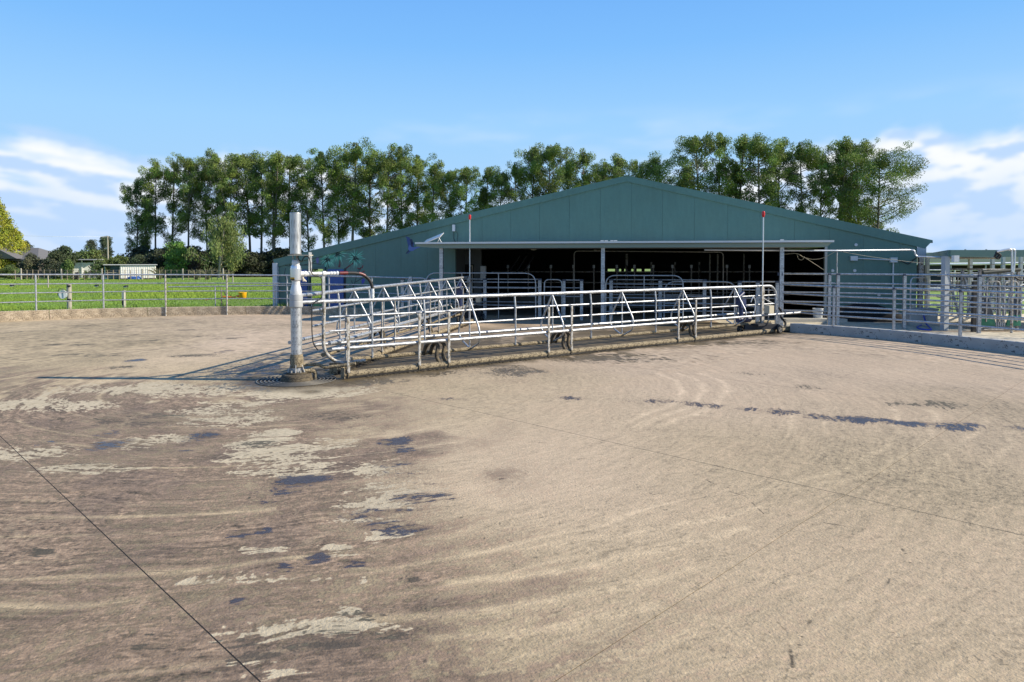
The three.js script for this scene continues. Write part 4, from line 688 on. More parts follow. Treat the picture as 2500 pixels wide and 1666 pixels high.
  const dor = thing('doorway_frame', 'doorway shade painted as a black panel with a pale frame in the left inner wall', 'doorway', foot(1150, -1.2)); part(dor, 'opening', beam(S(1146, 775, -1.24).setY(.05), S(1146, 646, -1.24), .32, .02, SHED_A), std(.01, .01, .012, .9)); part(dor, 'frame', beam(S(1153, 775, -1.22).setY(.05), S(1153, 650, -1.22), .035, .02, SHED_A), M.cream); part(dor, 'frame', beam(S(1147, 649.5, -1.22), S(1154, 649.5, -1.22), .02, .035), M.cream);  // dark depth of the doorway painted as a near-black panel on the partition
  const bp = foot(1998, .55), bk = thing('bucket', 'white plastic bucket on the floor at the right of the opening', 'bucket', bp); part(bk, 'pail', lathe([[.001, .03], [.125, .03], [.15, .34], [.158, .34], [.158, .36], [.145, .36], [.12, .05], [.001, .05]], bp.x, .03, bp.z, 22), M.plastic); part(bk, 'handle', tube(smooth([V(bp.x - .15, .37, bp.z), V(bp.x - .1, .30, bp.z + .13), V(bp.x + .1, .30, bp.z + .13), V(bp.x + .15, .37, bp.z)], 12), .006, 6), M.galv);
  const step = thing('concrete_step', 'low concrete step under the race fence at the opening', 'step', foot(1960, 1.1)); part(step, 'step', beam(S(1912, 700, 1.0).setY(.05), S(2060, 700, .6).setY(.05), .5, .1), std(.45, .43, .38, .9));
  // added black mound in place of a shadowy dark arch at the wall
  { const c = foot(2110, .45), g = new THREE.SphereGeometry(1, 28, 14, 0, Math.PI * 2, 0, Math.PI / 2), p = g.attributes.position; for (let i = 0; i < p.count; i++) { const x = p.getX(i), y = p.getY(i), z = p.getZ(i), n = .8 + .4 * fbm(x * 2 + 5, z * 2 + y * 2 + 9, 3); p.setXYZ(i, x * 1.1 * n, y * .52 * n, z * .24 * n); } g.computeVertexNormals(); g.rotateY(-PHI); g.translate(c.x, -.01, c.z); const h = thing('added_dark_mound', 'low black mound added in place of a shadowy dark arch at the foot of the green wall', 'heap', c); part(h, 'sheet', g, std(.006, .006, .007, .9)); }
  // pole that carries the rope, and the rope
  const pb = foot(2044, 1.3), pole = thing('rope_pole', 'thin pole rising from the race fence with rope tied to its top', 'pole', pb); const pt = S(2044, 612, 1.3); part(pole, 'pole', bar(pb, pt, .02, 8), M.galv); part(pole, 'knot', (() => { const g = new THREE.IcosahedronGeometry(.035, 1); g.translate(pt.x, pt.y, pt.z); return g; })(), M.beige);
  const rope = thing('rope', 'pale rope sagging from the thin pole to the right', 'rope', pt.clone()); part(rope, 'strand', tube(smooth([pt, S(2100, 623, 1.4), S(2180, 634.5, 1.5), S(2260, 643.5, 1.6), S(2340, 648, 1.8), S(2430, 646, 2), S(2540, 640, 2.2)], 40), .008, 6), M.beige);
  const rope2 = thing('rope', 'pale rope looped from the thin pole back under the canopy', 'rope', pt.clone()); part(rope2, 'strand', tube(smooth([pt, S(2010, 630, 1.2), S(1985, 633.5, 1.1), S(1962, 628, 1.0), S(1948, 620, 1.0), S(1915, 621, 1.2)], 40), .008, 6), M.beige); part(rope2, 'strand', tube(smooth([S(1962, 627, 1.0), S(1990, 645, .9), S(2011, 659, .8)], 14), .006, 6), M.beige); part(rope2, 'loop', tube(smooth([S(1946, 622, 1), S(1952, 634, 1), S(1960, 634, 1), S(1964, 626, 1)], 14), .007, 6), M.beige);
}
// ------------------------------------------------------------------ the cattle-handling shelter on the right
{
  const D = 18.3, x0 = at(2320, 620, D).x, yT = at(2320, 610.5, D).y, yB = at(2320, 627.5, D).y;
  const back = at(2262, 616, 29.5), sh = thing('handling_shelter', 'flat green-edged shelter roof over the cattle crush at right', 'shelter', V(x0, 0, -D));
  const roof = [[x0, D], [25, D], [25, D + 2.2], [x0 + 2.6, D + 2.2], [back.x + 1.3, 29.5], [back.x, 29.5]];
  part(sh, 'fascia', beam(V(x0, (yT + yB) / 2, -D), V(25, (yT + yB) / 2, -D), .04, yT - yB), M.fascia);
  part(sh, 'fascia', beam(V(x0 - .01, (yT + yB) / 2, -D - .03), V(back.x, (yT + yB) / 2 + .03, -29.5), .04, yT - yB), M.fascia);
  { const s = new THREE.Shape(roof.map(([x, d]) => new THREE.Vector2(x, d))), g = new THREE.ExtrudeGeometry(s, { depth: .03, bevelEnabled: false }); g.rotateX(-Math.PI / 2); g.translate(0, yT - .045, 0); part(sh, 'roof_sheet', g, std(.45, .47, .46, .5)); }
  for (let i = 0; i < 6; i++) part(sh, 'roof_screw', box(.03, .02, .03, x0 + .4 + i * .55, yT + .008, -D), M.galv);
  const col = (px, py, w, mat) => { const p = gr(px, py); part(sh, 'column', join(box(w, yB, .012, p.x, yB / 2, p.z + w / 2), box(w, yB, .012, p.x, yB / 2, p.z - w / 2), box(.014, yB, w - .02, p.x, yB / 2, p.z)), mat); };
  { const p = gr(2306, 806); part(sh, 'column', beam(V(p.x, 0, p.z), V(p.x, yB + .02, p.z), .15, .13, V(1, 0, -.25)), std(.40, .43, .46, .5, { metalness: .2 })); }
  for (const [px, py] of [[2367, 768], [2421, 766], [2447, 760], [2490, 765], [2262, 772]]) { const p = gr(px, py); part(sh, 'column', beam(V(p.x, 0, p.z), V(p.x, yB + .05, p.z), .10, .10, V(1, 0, 0)), std(.40, .45, .42, .6)); }
  { const p = at(2333, 632, D - .25); part(sh, 'light_fitting', box(.13, .17, .12, p.x, p.y, p.z), M.whitePaint); }
  part(sh, 'gutter_pipe', tube([at(2262, 629, D + .4), at(2340, 631, D + .2), at(2440, 630.5, D + .1)], .02, 8), M.beige);
  // gooseneck pipes
  const gn = thing('gooseneck_pipe', 'pair of bent galvanised pipes rising over the shelter edge', 'pipe', gr(2470, 815)), q = (x, y) => at(x, y, 17.6);
  part(gn, 'pipe', tube(fillet([q(2434, 615), q(2456, 610), q(2471, 607.5), q(2472, 668)], .09, 6), .026, 10), M.aluminium);
  part(gn, 'pipe', tube(fillet([q(2462, 611), q(2479, 607.5), q(2478, 640), q(2475, 668)], .09, 6), .022, 10), M.aluminium);
  part(gn, 'pole', bar(q(2471.5, 664), V(q(2470, 815).x, 0, q(2470, 815).z), .03, 10), M.galvSplat);
  part(gn, 'cable_bundle', join(tube(smooth([q(2440, 613), q(2436, 620), q(2430, 626), q(2438, 632), q(2444, 624), q(2434, 618), q(2428, 628)], 30), .022, 6), tube(smooth([q(2432, 616), q(2441, 622), q(2434, 630)], 12), .03, 6)), M.rubber);
  part(gn, 'hose', tube(smooth([q(2474, 666), q(2477, 674), q(2484, 681), q(2495, 684), q(2508, 683)], 16), .022, 8), M.rubber);

  // the cattle crush: two leaning sides with green kick plates in a pipe frame
  const c = gr(2443, 809), cr = thing('cattle_crush', 'V-shaped steel cattle crush with green kick plates under the shelter', 'crush', c.clone());
  const P = (x, y, z) => V(c.x + x, y, c.z + z), green = std(.02, .17, .10, .45), grey = std(.05, .058, .07, .5);
  for (const s of [-1, 1]) {
    for (let k = 0; k < 3; k++) { const z = -.1 - k * .7; part(cr, 'leaning_post', beam(P(s * .10, .22, z), P(s * .46, 1.45, z), .05, .05, V(1, 0, 0)), M.galv); part(cr, 'frame_post', beam(P(s * .50, 0, z), P(s * .50, 1.6, z), .06, .06, V(1, 0, 0)), M.galvSplat); }
    part(cr, 'kick_plate', meshOf([...P(s * .14, .14, .02).toArray(), ...P(s * .52, .14, .02).toArray(), ...P(s * .50, .42, .02).toArray(), ...P(s * .20, .42, .02).toArray(), ...P(s * .14, .14, -.02).toArray(), ...P(s * .52, .14, -.02).toArray(), ...P(s * .50, .42, -.02).toArray(), ...P(s * .20, .42, -.02).toArray()], [0, 1, 2, 0, 2, 3, 4, 6, 5, 4, 7, 6, 0, 3, 7, 0, 7, 4, 1, 5, 6, 1, 6, 2, 3, 2, 6, 3, 6, 7, 0, 4, 5, 0, 5, 1]), green, 'green kick plate');
    part(cr, 'upper_plate', meshOf([...P(s * .21, .425, .02).toArray(), ...P(s * .50, .425, .02).toArray(), ...P(s * .50, .86, .02).toArray(), ...P(s * .33, .86, .02).toArray(), ...P(s * .21, .425, -.02).toArray(), ...P(s * .50, .425, -.02).toArray(), ...P(s * .50, .86, -.02).toArray(), ...P(s * .33, .86, -.02).toArray()], [0, 1, 2, 0, 2, 3, 4, 6, 5, 4, 7, 6, 0, 3, 7, 0, 7, 4, 1, 5, 6, 1, 6, 2, 3, 2, 6, 3, 6, 7, 0, 4, 5, 0, 5, 1]), grey);
    for (const y of [.5, .8, 1.1, 1.4]) part(cr, 'side_rail', bar(P(s * .5, y, .05), P(s * .5, y, -1.9), .02, 8), M.galv);
    part(cr, 'gate_leaf', tube(fillet([P(s * .06, .25, .03), P(s * .06, 1.30, .03), P(s * .40, 1.30, .03), P(s * .40, .25, .03)], .1, 4), .018, 8), M.galvSplat);
  }
  for (let i = -2; i < 3; i++) part(cr, 'head_bar', bar(P(i * .05, .12, .0), P(i * .06, 1.1, -.02), .015, 8), M.galv);
  for (let i = 0; i < 8; i++) part(cr, 'floor_bar', bar(P(-.5, .05, .1 - i * .14), P(.5, .05, .1 - i * .14), .018, 6), M.galvSplat);
  for (const z of [0, -1.4]) part(cr, 'roof_bar', bar(P(-.5, 1.6, z), P(.5, 1.6, z), .025, 8), M.galvSplat);
  part(cr, 'ram', tube([P(-.5, 1.52, .02), P(.45, 1.60, .02)], .05, 10), std(.06, .065, .05, .6));
  { const p = gr(2378, 811), d = thing('dark_post', 'dark rusty post left of the cattle crush', 'post', p); part(d, 'post', beam(V(p.x, 0, p.z), V(p.x, 1.3, p.z), .11, .09, V(1, 0, 0)), std(.045, .04, .035, .7)); for (let i = 0; i < 4; i++) part(d, 'lug', box(.15, .05, .12, p.x, .15 + i * .32, p.z), std(.06, .05, .04, .7)); }

  // more gates and fences further back
  const H2 = 'hooped gates beside the shelter';
  hoopGate('hooped gate close by the shed corner, behind the tall race fence', gr(2222, 797), gr(2262, 794), 1.36, .15, [.45, .72, .99, 1.2], { group: H2 });
  hoopGate('hooped gate behind the broad white shelter column', gr(2325, 780), gr(2362, 783), 1.42, .15, [.4, .65, .9, 1.15], { group: H2, bars: 2 });
  hoopGate('hooped gate at the right edge behind the cattle crush', gr(2400, 786), gr(2466, 788), 1.42, .15, [.4, .65, .9, 1.15], { group: H2, bars: 3 });
  const back3 = [[2268, 762], [2320, 762], [2372, 762], [2430, 763], [2490, 764], [2560, 765]].map(([x, y]) => gr(x, y));
  pipeFence('back_fence', 'pipe fence beyond the shelter with many slim posts', back3, [1.4, 1.12, .84, .56, .28], { postR: .03, topR: .024, railR: .02 });
  const back4 = [[2262, 734], [2330, 734], [2400, 733], [2480, 733], [2580, 733]].map(([x, y]) => gr(x, y));
  pipeFence('back_fence', 'far white-railed fence beyond the handling yard', back4, [1.42, 1.2, .9, .6], { postR: .035, topR: .035, railR: .03, mat: M.whitePaint });
  const race = [[2410, 800], [2440, 780], [2462, 765]].map(([x, y]) => gr(x, y)), race2 = [[2470, 806], [2492, 785], [2510, 770]].map(([x, y]) => gr(x, y));
  pipeFence('race_rail', 'left side rails of the race leading away behind the crush', race, [1.35, 1.1, .85, .6, .35], { postR: .028 }); pipeFence('race_rail', 'right side rails of the race leading away behind the crush', race2, [1.35, 1.1, .85, .6, .35], { postR: .028 });
  // blue hose and water trough at the corner
  const bh = gr(2262, 806), hose = thing('blue_hose', 'blue hose hanging at the shed corner', 'hose', bh); part(hose, 'hose', tube(smooth([at(2252, 752, 20), at(2256, 772, 19.8), at(2262, 790, 19.3), gr(2271, 806, .015), gr(2255, 805, .015), gr(2240, 800, .015), gr(2250, 794, .015)], 40), .022, 8), M.blueHose);
  const tr = gr(2246, 792), trough = thing('concrete_trough', 'grey concrete block beside the shed corner', 'block', tr); part(trough, 'block', box(.75, .42, .5, tr.x, .21, tr.z, -PHI), std(.42, .42, .40, .85)); part(trough, 'lid', box(.80, .05, .54, tr.x, .445, tr.z, -PHI), std(.30, .31, .32, .7)); part(trough, 'valve', box(.1, .12, .1, tr.x - .2, .53, tr.z, -PHI), M.cream);

  // low dark feed shelter far off
  const z = 44, a = at(2322, 646, z), b = at(2620, 642, z), fs = thing('feed_shelter', 'long low dark shelter with a white roof edge far behind', 'shelter', V(a.x, 0, -z));
  part(fs, 'roof', beam(V(a.x - .3, a.y + .02, -z - 2), V(b.x, b.y + .02, -z - 2), 4.6, .07), std(.72, .73, .74, .5)); part(fs, 'back_wall', beam(V(a.x, a.y / 2, -z - 4), V(b.x, a.y / 2, -z - 4), .1, a.y - .1), std(.035, .033, .035, .9)); part(fs, 'end_wall', beam(V(a.x, a.y / 2, -z - 4), V(a.x, a.y / 2, -z), .1, a.y - .1), std(.04, .04, .04, .9));
  for (let i = 0; i < 8; i++) { const x = mix(a.x, b.x, i / 7); part(fs, 'post', beam(V(x, 0, -z), V(x, a.y - .02, -z), .07, .07, V(1, 0, 0)), M.galv); }
}
// ------------------------------------------------------------------ trees
const leafMats = {};
function leafMat(key) { return leafMats[key] ??= new THREE.MeshPhysicalMaterial({ vertexColors: true, roughness: .9, side: THREE.DoubleSide, transmission: .25, thickness: 0 }); }
const barkTex = dataTex(128, 256, (u, v) => { const n = tf(u, v, 10, 4), m = tn(u * 24, v * 6, 24); const k = .55 + .6 * n + .3 * (m - .5); return [.17 * k, .145 * k, .115 * k]; });
const bark = new THREE.MeshStandardMaterial({ map: barkTex, roughness: .95 }), barkPale = std(.36, .32, .26, .9);
// leaves: many small folded faces gathered in clumps
function leafCloud(clumps, o, r) {
  const pos = [], nor = [], col = [], idx = [], n = V(0, 0, 0), u = V(0, 0, 0), w = V(0, 0, 0);
  for (const c of clumps) {
    const tone = mix(o.dark, o.light, clamp01(.15 + r() * .85)), warm = (r() - .5) * .3;
    for (let i = 0; i < c.n; i++) {
      let x, y, z, l; do { x = r() * 2 - 1; y = r() * 2 - 1; z = r() * 2 - 1; l = Math.hypot(x, y, z); } while (l > 1 || l < .15);
      const k = Math.pow(r(), .35) / l; n.set(x, y + .25, z).normalize();
      const px = c.x + x * k * c.r, py = c.y + y * k * c.r * (o.flat ?? .8), pz = c.z + z * k * c.r;
      u.set(r() - .5, (r() - .5) - (o.droop ?? 0), r() - .5).normalize(); w.copy(u).cross(V(r() - .5, r() - .5, r() - .5)).normalize();
      const s = o.leaf * (.6 + .8 * r()), a = s * (o.aspect ?? .5), b = pos.length / 3, f = tone * (.7 + .6 * r());
      for (const [p, q] of [[0, -.5], [.5, 0], [0, .5], [-.5, 0]]) { pos.push(px + u.x * q * s * 2 + w.x * p * a * 2, py + u.y * q * s * 2 + w.y * p * a * 2, pz + u.z * q * s * 2 + w.z * p * a * 2); nor.push(n.x * .6 + (r() - .5) * .8, n.y * .6 + (r() - .5) * .8, n.z * .6 + (r() - .5) * .8); col.push(o.col[0] * f * (1 + warm), o.col[1] * f, o.col[2] * f * (1 - warm)); }
      idx.push(b, b + 1, b + 2, b, b + 2, b + 3);
    }
  }
  const g = meshOf(pos, idx, null, col); return g;
}
// a tree at the origin: tapered trunk with limbs, crown of clumps on the limbs
function growTree(seed, o) {
  const r = rng(seed), wood = [], clumps = [], sway = (r() - .5) * o.H * .05;
  const trunkAt = (t) => V(Math.sin(t * 3 + seed) * o.H * .012 + sway * t * t, t * o.H * .93, Math.cos(t * 2.3 + seed) * o.H * .012);
  const stems = o.stems ?? 1;
  for (let s = 0; s < stems; s++) {
    const lean = V((r() - .5) * .5 * (stems > 1 ? 1 : .1) * o.R, 0, (r() - .5) * .5 * (stems > 1 ? 1 : .1) * o.R), T = (t) => trunkAt(t * (s ? .8 : 1)).addScaledVector(lean, t * 1.6);
    wood.push(tube([0, .08, .2, .35, .5, .65, .8, .92, 1].map(T), (t) => o.H * (o.girth ?? .012) * (1 - .85 * t) + .02, 7, false));
    const n = Math.round(o.limbs / stems);
    for (let i = 0; i < n; i++) {
      const h = mix(o.base * .82, .97, (i + r() * .8) / n), az = r() * 6.283, shape = o.shape((h - o.base) / (1 - o.base)), L = Math.max(.35, o.R * shape * (.6 + .55 * r())), rise = o.rise * (.6 + .8 * r()) * mix(1, .4, sstep(.65, .95, h));
      const p0 = T(h), d = V(Math.cos(az), 0, Math.sin(az)), p1 = p0.clone().addScaledVector(d, L * .5).add(V(0, L * rise * .35, 0)), p2 = p0.clone().addScaledVector(d, L).add(V(0, L * rise, 0));
      wood.push(tube([p0, p1, p2], (t) => o.H * .0042 * (1 - h * .55) * (1 - t * .8) + .012, 5, false));
      const k = Math.max(2, Math.round(o.perLimb * (.6 + .8 * r())));
      for (let j = 0; j < k; j++) { const t = mix(.35, 1.05, (j + r()) / k), q = t < .5 ? p0.clone().lerp(p1, t * 2) : p1.clone().lerp(p2, t * 2 - 1); const rc = o.clump * (.55 + .75 * r()); clumps.push({ x: q.x + (r() - .5) * rc, y: q.y + (r() - .4) * rc * (o.hang ? -1.6 * r() : 1), z: q.z + (r() - .5) * rc, r: rc, n: Math.round(o.leaves * rc * rc / (o.clump * o.clump) * (.6 + .6 * r())) }); }
    }
    const top = T(1); for (let j = 0; j < 14; j++) { const dn = Math.pow(r(), .8), w = o.clump * (.25 + 2.0 * dn) * Math.min(1, o.R / 2); clumps.push({ x: top.x + (r() - .5) * w, y: top.y - dn * o.H * .13 + .1, z: top.z + (r() - .5) * w, r: o.clump * (.55 + .3 * r()), n: Math.round(o.leaves * .65) }); }
  }
  return { wood: join(wood), leaves: leafCloud(clumps, o, r) };
}
function plantProto(name, seed, o, woodMat = bark) {
  const g = growTree(seed, o), t = new THREE.Group(); t.name = name;
  const a = new THREE.Mesh(g.wood, woodMat); a.name = 'trunk'; const b = new THREE.Mesh(g.leaves, leafMat('green')); b.name = 'crown';
  for (const m of [a, b]) { m.castShadow = m.receiveShadow = true; t.add(m); }
  g.leaves.computeBoundingBox(); t.userData.H = Math.max(g.leaves.boundingBox.max.y * .985, o.H * .6); return t;
}
function setPlant(proto, label, category, px, baseDepth, topPy, width, turn, group) {
  const p = at(px, 640, baseDepth), top = at(px, topPy, baseDepth).y, t = proto.clone(); t.name = numbered(proto.name); tag(t, label, category, group);
  t.position.set(p.x, -.06, p.z); const s = (top + .06) / proto.userData.H; t.scale.set(s * width, s, s * width); t.rotation.y = turn; scene.add(t); return t;
}
const ORD = ['first', 'second', 'third', 'fourth', 'fifth', 'sixth', 'seventh', 'eighth', 'ninth', 'tenth', 'eleventh', 'twelfth', 'thirteenth', 'fourteenth', 'fifteenth', 'sixteenth', 'seventeenth', 'eighteenth', 'nineteenth', 'twentieth', 'twenty-first', 'twenty-second', 'twenty-third', 'twenty-fourth'];
{
  const G = [.135, .195, .028], belt = (seed, more = {}) => plantProto('shelterbelt_tree', seed, { H: 16, R: 2.6, base: .30, limbs: 42, perLimb: 2.8, clump: .74, leaves: 225, leaf: .088, aspect: .5, rise: .75, girth: .0125, shape: (t) => .55 + .75 * Math.sin(Math.PI * clamp01(.12 + t * .80)), dark: .35, light: 1.55, flat: .7, col: G, ...more });
  const protos = [belt(1), belt(2, { R: 2.2, base: .38, limbs: 38 }), belt(3, { R: 2.8, base: .26, limbs: 42 }), belt(4, { base: .40, R: 2.7, limbs: 38, rise: 1.0 }), belt(5, { R: 1.9, base: .36, stems: 2, limbs: 40 }), belt(6, { base: .40, limbs: 32, clump: .95, leaves: 280 }), belt(7, { base: .30, R: 2.3, limbs: 34, perLimb: 2.4, rise: 1.1 }), belt(8, { base: .44, R: 2.5, limbs: 36, rise: .5 })];
  const r = rng(404), gl = 'shelterbelt trees left of the shed', grp = 'shelterbelt trees behind the shed';
  const left = [[330, 440, 90], [352, 480, 92], [388, 388, 90], [420, 392, 88], [462, 378, 85], [500, 402, 90], [531, 362, 86], [566, 372, 84], [604, 364, 88], [640, 382, 85], [675, 372, 84], [712, 378, 88], [748, 408, 85], [790, 360, 84], [830, 392, 88], [868, 352, 85], [908, 372, 89], [945, 346, 84], [985, 358, 86], [1022, 380, 88], [1062, 402, 85]];
  left.forEach(([px, py, d0], i) => { const d = d0 < 90 ? d0 + 4 : d0;  setPlant(protos[Math.floor(r() * 8)], `tall dark shelterbelt tree left of the shed ridge, ${ORD[i]} from the left end`, 'tree', px + (r() - .5) * 12, d, py + (r() - .5) * 16, .62 + .32 * r(), r() * 6.28, gl); });
  const right = [[1100, 418, 88], [1140, 402, 85], [1180, 406, 88], [1220, 404, 86], [1262, 398, 84], [1300, 356, 86], [1342, 354, 85], [1388, 372, 88], [1426, 364, 85], [1468, 388, 90], [1508, 373, 86], [1552, 392, 92, .45], [1600, 363, 86], [1668, 412, 92], [1704, 333, 84], [1752, 327, 86], [1798, 332, 88], [1850, 322, 84], [1902, 338, 87], [1958, 336, 85], [2002, 352, 88], [2052, 336, 84], [2092, 346, 87]];
  right.forEach(([px, py, d, w], i) => setPlant(protos[Math.floor(r() * 8)], `tall shelterbelt tree showing above the shed roof, ${ORD[i]} from the left`, 'tree', px, d, py + (r() - .5) * 14, w ?? .58 + .3 * r(), r() * 6.28, grp));
  const wideTree = belt(17, { R: 4.6, base: .22, limbs: 52, perLimb: 4.2, rise: .45, clump: 1.0, shape: (t) => .55 + .6 * Math.sin(Math.PI * clamp01(.05 + t * .85)) });
  wideTree.name = 'spreading_tree'; setPlant(wideTree, 'broad spreading tree at the right end of the shelterbelt', 'tree', 2140, 82, 352, .86, 1.1);
  // dim undergrowth along the foot of the belt
  const bush = (name, seed, o, mat) => plantProto(name, seed, { H: 3, R: 1.25, base: .08, limbs: 30, perLimb: 3, clump: .5, leaves: 80, leaf: .11, aspect: .5, rise: .5, girth: .014, stems: 3, shape: (t) => .95 - .35 * t * t, dark: .5, light: 1.3, flat: .85, col: [.07, .12, .025], ...o }, mat);
  const under = [bush('undergrowth_shrub', 31, { col: [.03, .048, .016] }), bush('undergrowth_shrub', 32, { col: [.04, .055, .02] }), bush('undergrowth_shrub', 33, { col: [.05, .06, .022] })];
  for (let i = 0; i < 20; i++) setPlant(under[i % 3], `dark undergrowth shrub at the foot of the shelterbelt, ${ORD[i]} from the left`, 'shrub', 330 + i * 21 + r() * 8, 86 + r() * 6, 618 - r() * 22, 1.3, r() * 6, 'undergrowth shrubs below the shelterbelt');
  // garden shrubs and small trees by the house
  const G2 = 'garden shrubs beside the house';
  const sh = (seed, col, o = {}) => bush('garden_shrub', seed, { col, ...o });
  const list = [[20, 74, 645, 1.1, sh(41, [.10, .15, .03]), 'yellow-green clipped shrub in front of the grey house roof'], [66, 76, 616, .95, sh(42, [.075, .085, .04]), 'olive grey shrub beside the grey house roof'], [118, 75, 628, 1.05, sh(43, [.055, .07, .032]), 'dark olive shrub between the house and the lean-to'], [150, 77, 598, .8, sh(44, [.06, .085, .025]), 'taller dark green shrub left of the white lean-to'], [160, 74, 630, .8, sh(45, [.11, .18, .035]), 'bright green shrub against the left end of the lean-to'], [195, 84, 610, 1.7, sh(46, [.10, .16, .03]), 'broad green hedge bush behind the white lean-to'], [228, 83, 602, 1.2, sh(47, [.13, .18, .035]), 'light green bush behind the lean-to roof'], [208, 73, 660, .7, sh(48, [.14, .20, .035]), 'small bright bush before the lean-to wall'], [246, 74, 632, 1.2, sh(49, [.085, .13, .028]), 'rounded green bush left of the white container'], [282, 84, 622, 1.2, sh(50, [.11, .16, .03]), 'leafy green bush behind the white container'], [186, 72.5, 664, .7, sh(51, [.06, .05, .045]), 'small dark bush at the lean-to corner'], [430, 83, 588, .85, sh(52, [.12, .24, .03], { R: 1.7, H: 4 }), 'fresh green young tree right of the white container'], [470, 84, 628, .8, sh(53, [.075, .055, .04]), 'reddish brown shrub beside the fresh green tree'], [335, 84, 622, 1.0, sh(54, [.06, .09, .035]), 'grey green bush at the left foot of the shelterbelt'], [2292, 62, 648, 1.3, sh(55, [.05, .075, .02]), 'small dark tree beyond the shed corner'], [2275, 60, 662, 1.2, sh(56, [.12, .19, .03]), 'bright green bush seen past the shed corner'], [2440, 58, 672, 1.6, sh(57, [.11, .20, .02]), 'sunlit bush beyond the cattle crush'], [2405, 60, 674, 1.6, sh(58, [.10, .18, .02]), 'second sunlit bush left of the one beyond the crush']];
  for (const [px, d, py, w, proto, label] of list) setPlant(proto, label, 'shrub', px, d, py, w, r() * 6.28, px < 300 ? G2 : undefined);
  // willow-like tree, golden conifer, poplars, far tree
  const willow = plantProto('weeping_tree', 61, { H: 7, R: 2.6, base: .25, limbs: 34, perLimb: 5, clump: .6, leaves: 60, leaf: .13, aspect: .3, rise: .55, girth: .014, stems: 3, droop: 1.2, hang: true, shape: (t) => 1.05 - .4 * t, dark: .6, light: 1.3, flat: 1.5, col: [.15, .20, .05] }, barkPale);
  setPlant(willow, 'pale weeping tree with white limbs before the shelterbelt', 'tree', 536, 82, 526, 1.12, .4);
  { // a dense cone of foliage, clumps laid over its whole surface
    const q = rng(62), H = 11, R = 5.0, cl = []; for (let i = 0; i < 1500; i++) { const h = 1 - Math.sqrt(q() * .985), az = q() * 6.283, rad = R * (1 - h) * (.80 + .28 * q()) + .1; cl.push({ x: Math.cos(az) * rad, y: .3 + h * H * .96 + (q() - .5) * .3, z: Math.sin(az) * rad, r: .30 + .22 * q(), n: 34 }); }
    const t = new THREE.Group(); t.name = 'golden_conifer'; const tr = new THREE.Mesh(tube([V(0, 0, 0), V(0, H * .9, 0)], (k) => .28 * (1 - k) + .03, 8, false), bark); tr.name = 'trunk'; const cr = new THREE.Mesh(leafCloud(cl, { leaf: .10, aspect: .5, dark: .55, light: 1.35, flat: .8, col: [.30, .32, .02] }, q), leafMat('green')); cr.name = 'crown'; for (const m of [tr, cr]) { m.castShadow = m.receiveShadow = true; t.add(m); } t.userData.H = H;
    setPlant(t, 'golden yellow conifer at the left edge beside the house', 'tree', -32, 84, 438, .98, .2);
  }
  const pop = plantProto('poplar_tree', 63, { H: 14, R: 1.5, base: .1, limbs: 60, perLimb: 3, clump: .6, leaves: 46, leaf: .17, rise: 1.6, girth: .012, shape: (t) => .9 - .3 * t, dark: .5, light: 1.2, col: [.055, .085, .04] });
  setPlant(pop, 'narrow upright poplar pair on the skyline left of the belt', 'tree', 252, 190, 578, 1.2, 0); setPlant(pop, 'second narrow poplar on the skyline, nearer the belt', 'tree', 263, 192, 577, 1.2, 2);
  const fart = plantProto('skyline_tree', 64, { H: 10, R: 2.6, base: .2, limbs: 40, perLimb: 3, clump: .8, leaves: 46, leaf: .17, rise: .6, girth: .012, shape: (t) => 1 - .6 * t, dark: .5, light: 1.2, col: [.06, .08, .04] });
  setPlant(fart, 'small dark tree on the skyline above the lean-to', 'tree', 222, 150, 585, 1.0, 0);
  setPlant(fart, 'bare-topped small tree behind the house roof', 'tree', 66, 100, 588, .8, 2);
  // flax clumps
  const flax = (px, d, h, label) => { const p = at(px, 640, d).setY(-.06), q = rng(px), f = thing('flax_plant', label, 'plant', p, 'flax clumps before the shelterbelt'), list = []; for (let i = 0; i < 46; i++) { const a = q() * 6.283, l = h * (.6 + .5 * q()), w = .07, e = .3 + q() * .8, t = [0, .35, .7, 1].map((s) => V(p.x + Math.cos(a) * l * e * s * s * .8 + Math.cos(a) * .15, p.y + l * (s - .25 * e * s * s * s), p.z + Math.sin(a) * l * e * s * s * .8)); list.push(tube(t, (s) => w * (1 - s) + .008, 4, false)); } part(f, 'leaves', join(list), std(.13, .13, .055, .7)); };
  flax(388, 74, 1.5, 'spiky flax clump right of the white container'); flax(505, 73, 1.5, 'spiky flax clump under the pale weeping tree'); flax(478, 74, 1.2, 'smaller flax clump beside the fresh green tree'); flax(548, 73, 1.1, 'low spiky clump right of the weeping tree');

  // grass: many tufts, thicker near the kerb
  const blade = [], q = rng(8); for (let i = 0; i < 5; i++) { const a = q() * 6.283, w = .012, l = .09 + q() * .08, b = .03 + q() * .06; blade.push(-Math.sin(a) * w, 0, Math.cos(a) * w, Math.sin(a) * w, 0, -Math.cos(a) * w, Math.cos(a) * b, l, Math.sin(a) * b); }
  const N = 90000, im = new THREE.InstancedMesh(meshOf(blade), new THREE.MeshStandardMaterial({ roughness: .9, side: THREE.DoubleSide }), N), m = new THREE.Matrix4(), e = new THREE.Euler(), c = new THREE.Color(); let n = 0;
  const kerbDepth = (px) => { let k = 0; while (k < leftKerbPx.length - 2 && px > leftKerbPx[k + 1][0]) k++; const t = (px - leftKerbPx[k][0]) / (leftKerbPx[k + 1][0] - leftKerbPx[k][0]); return -mix(leftKerb[k].z, leftKerb[k + 1].z, t); };
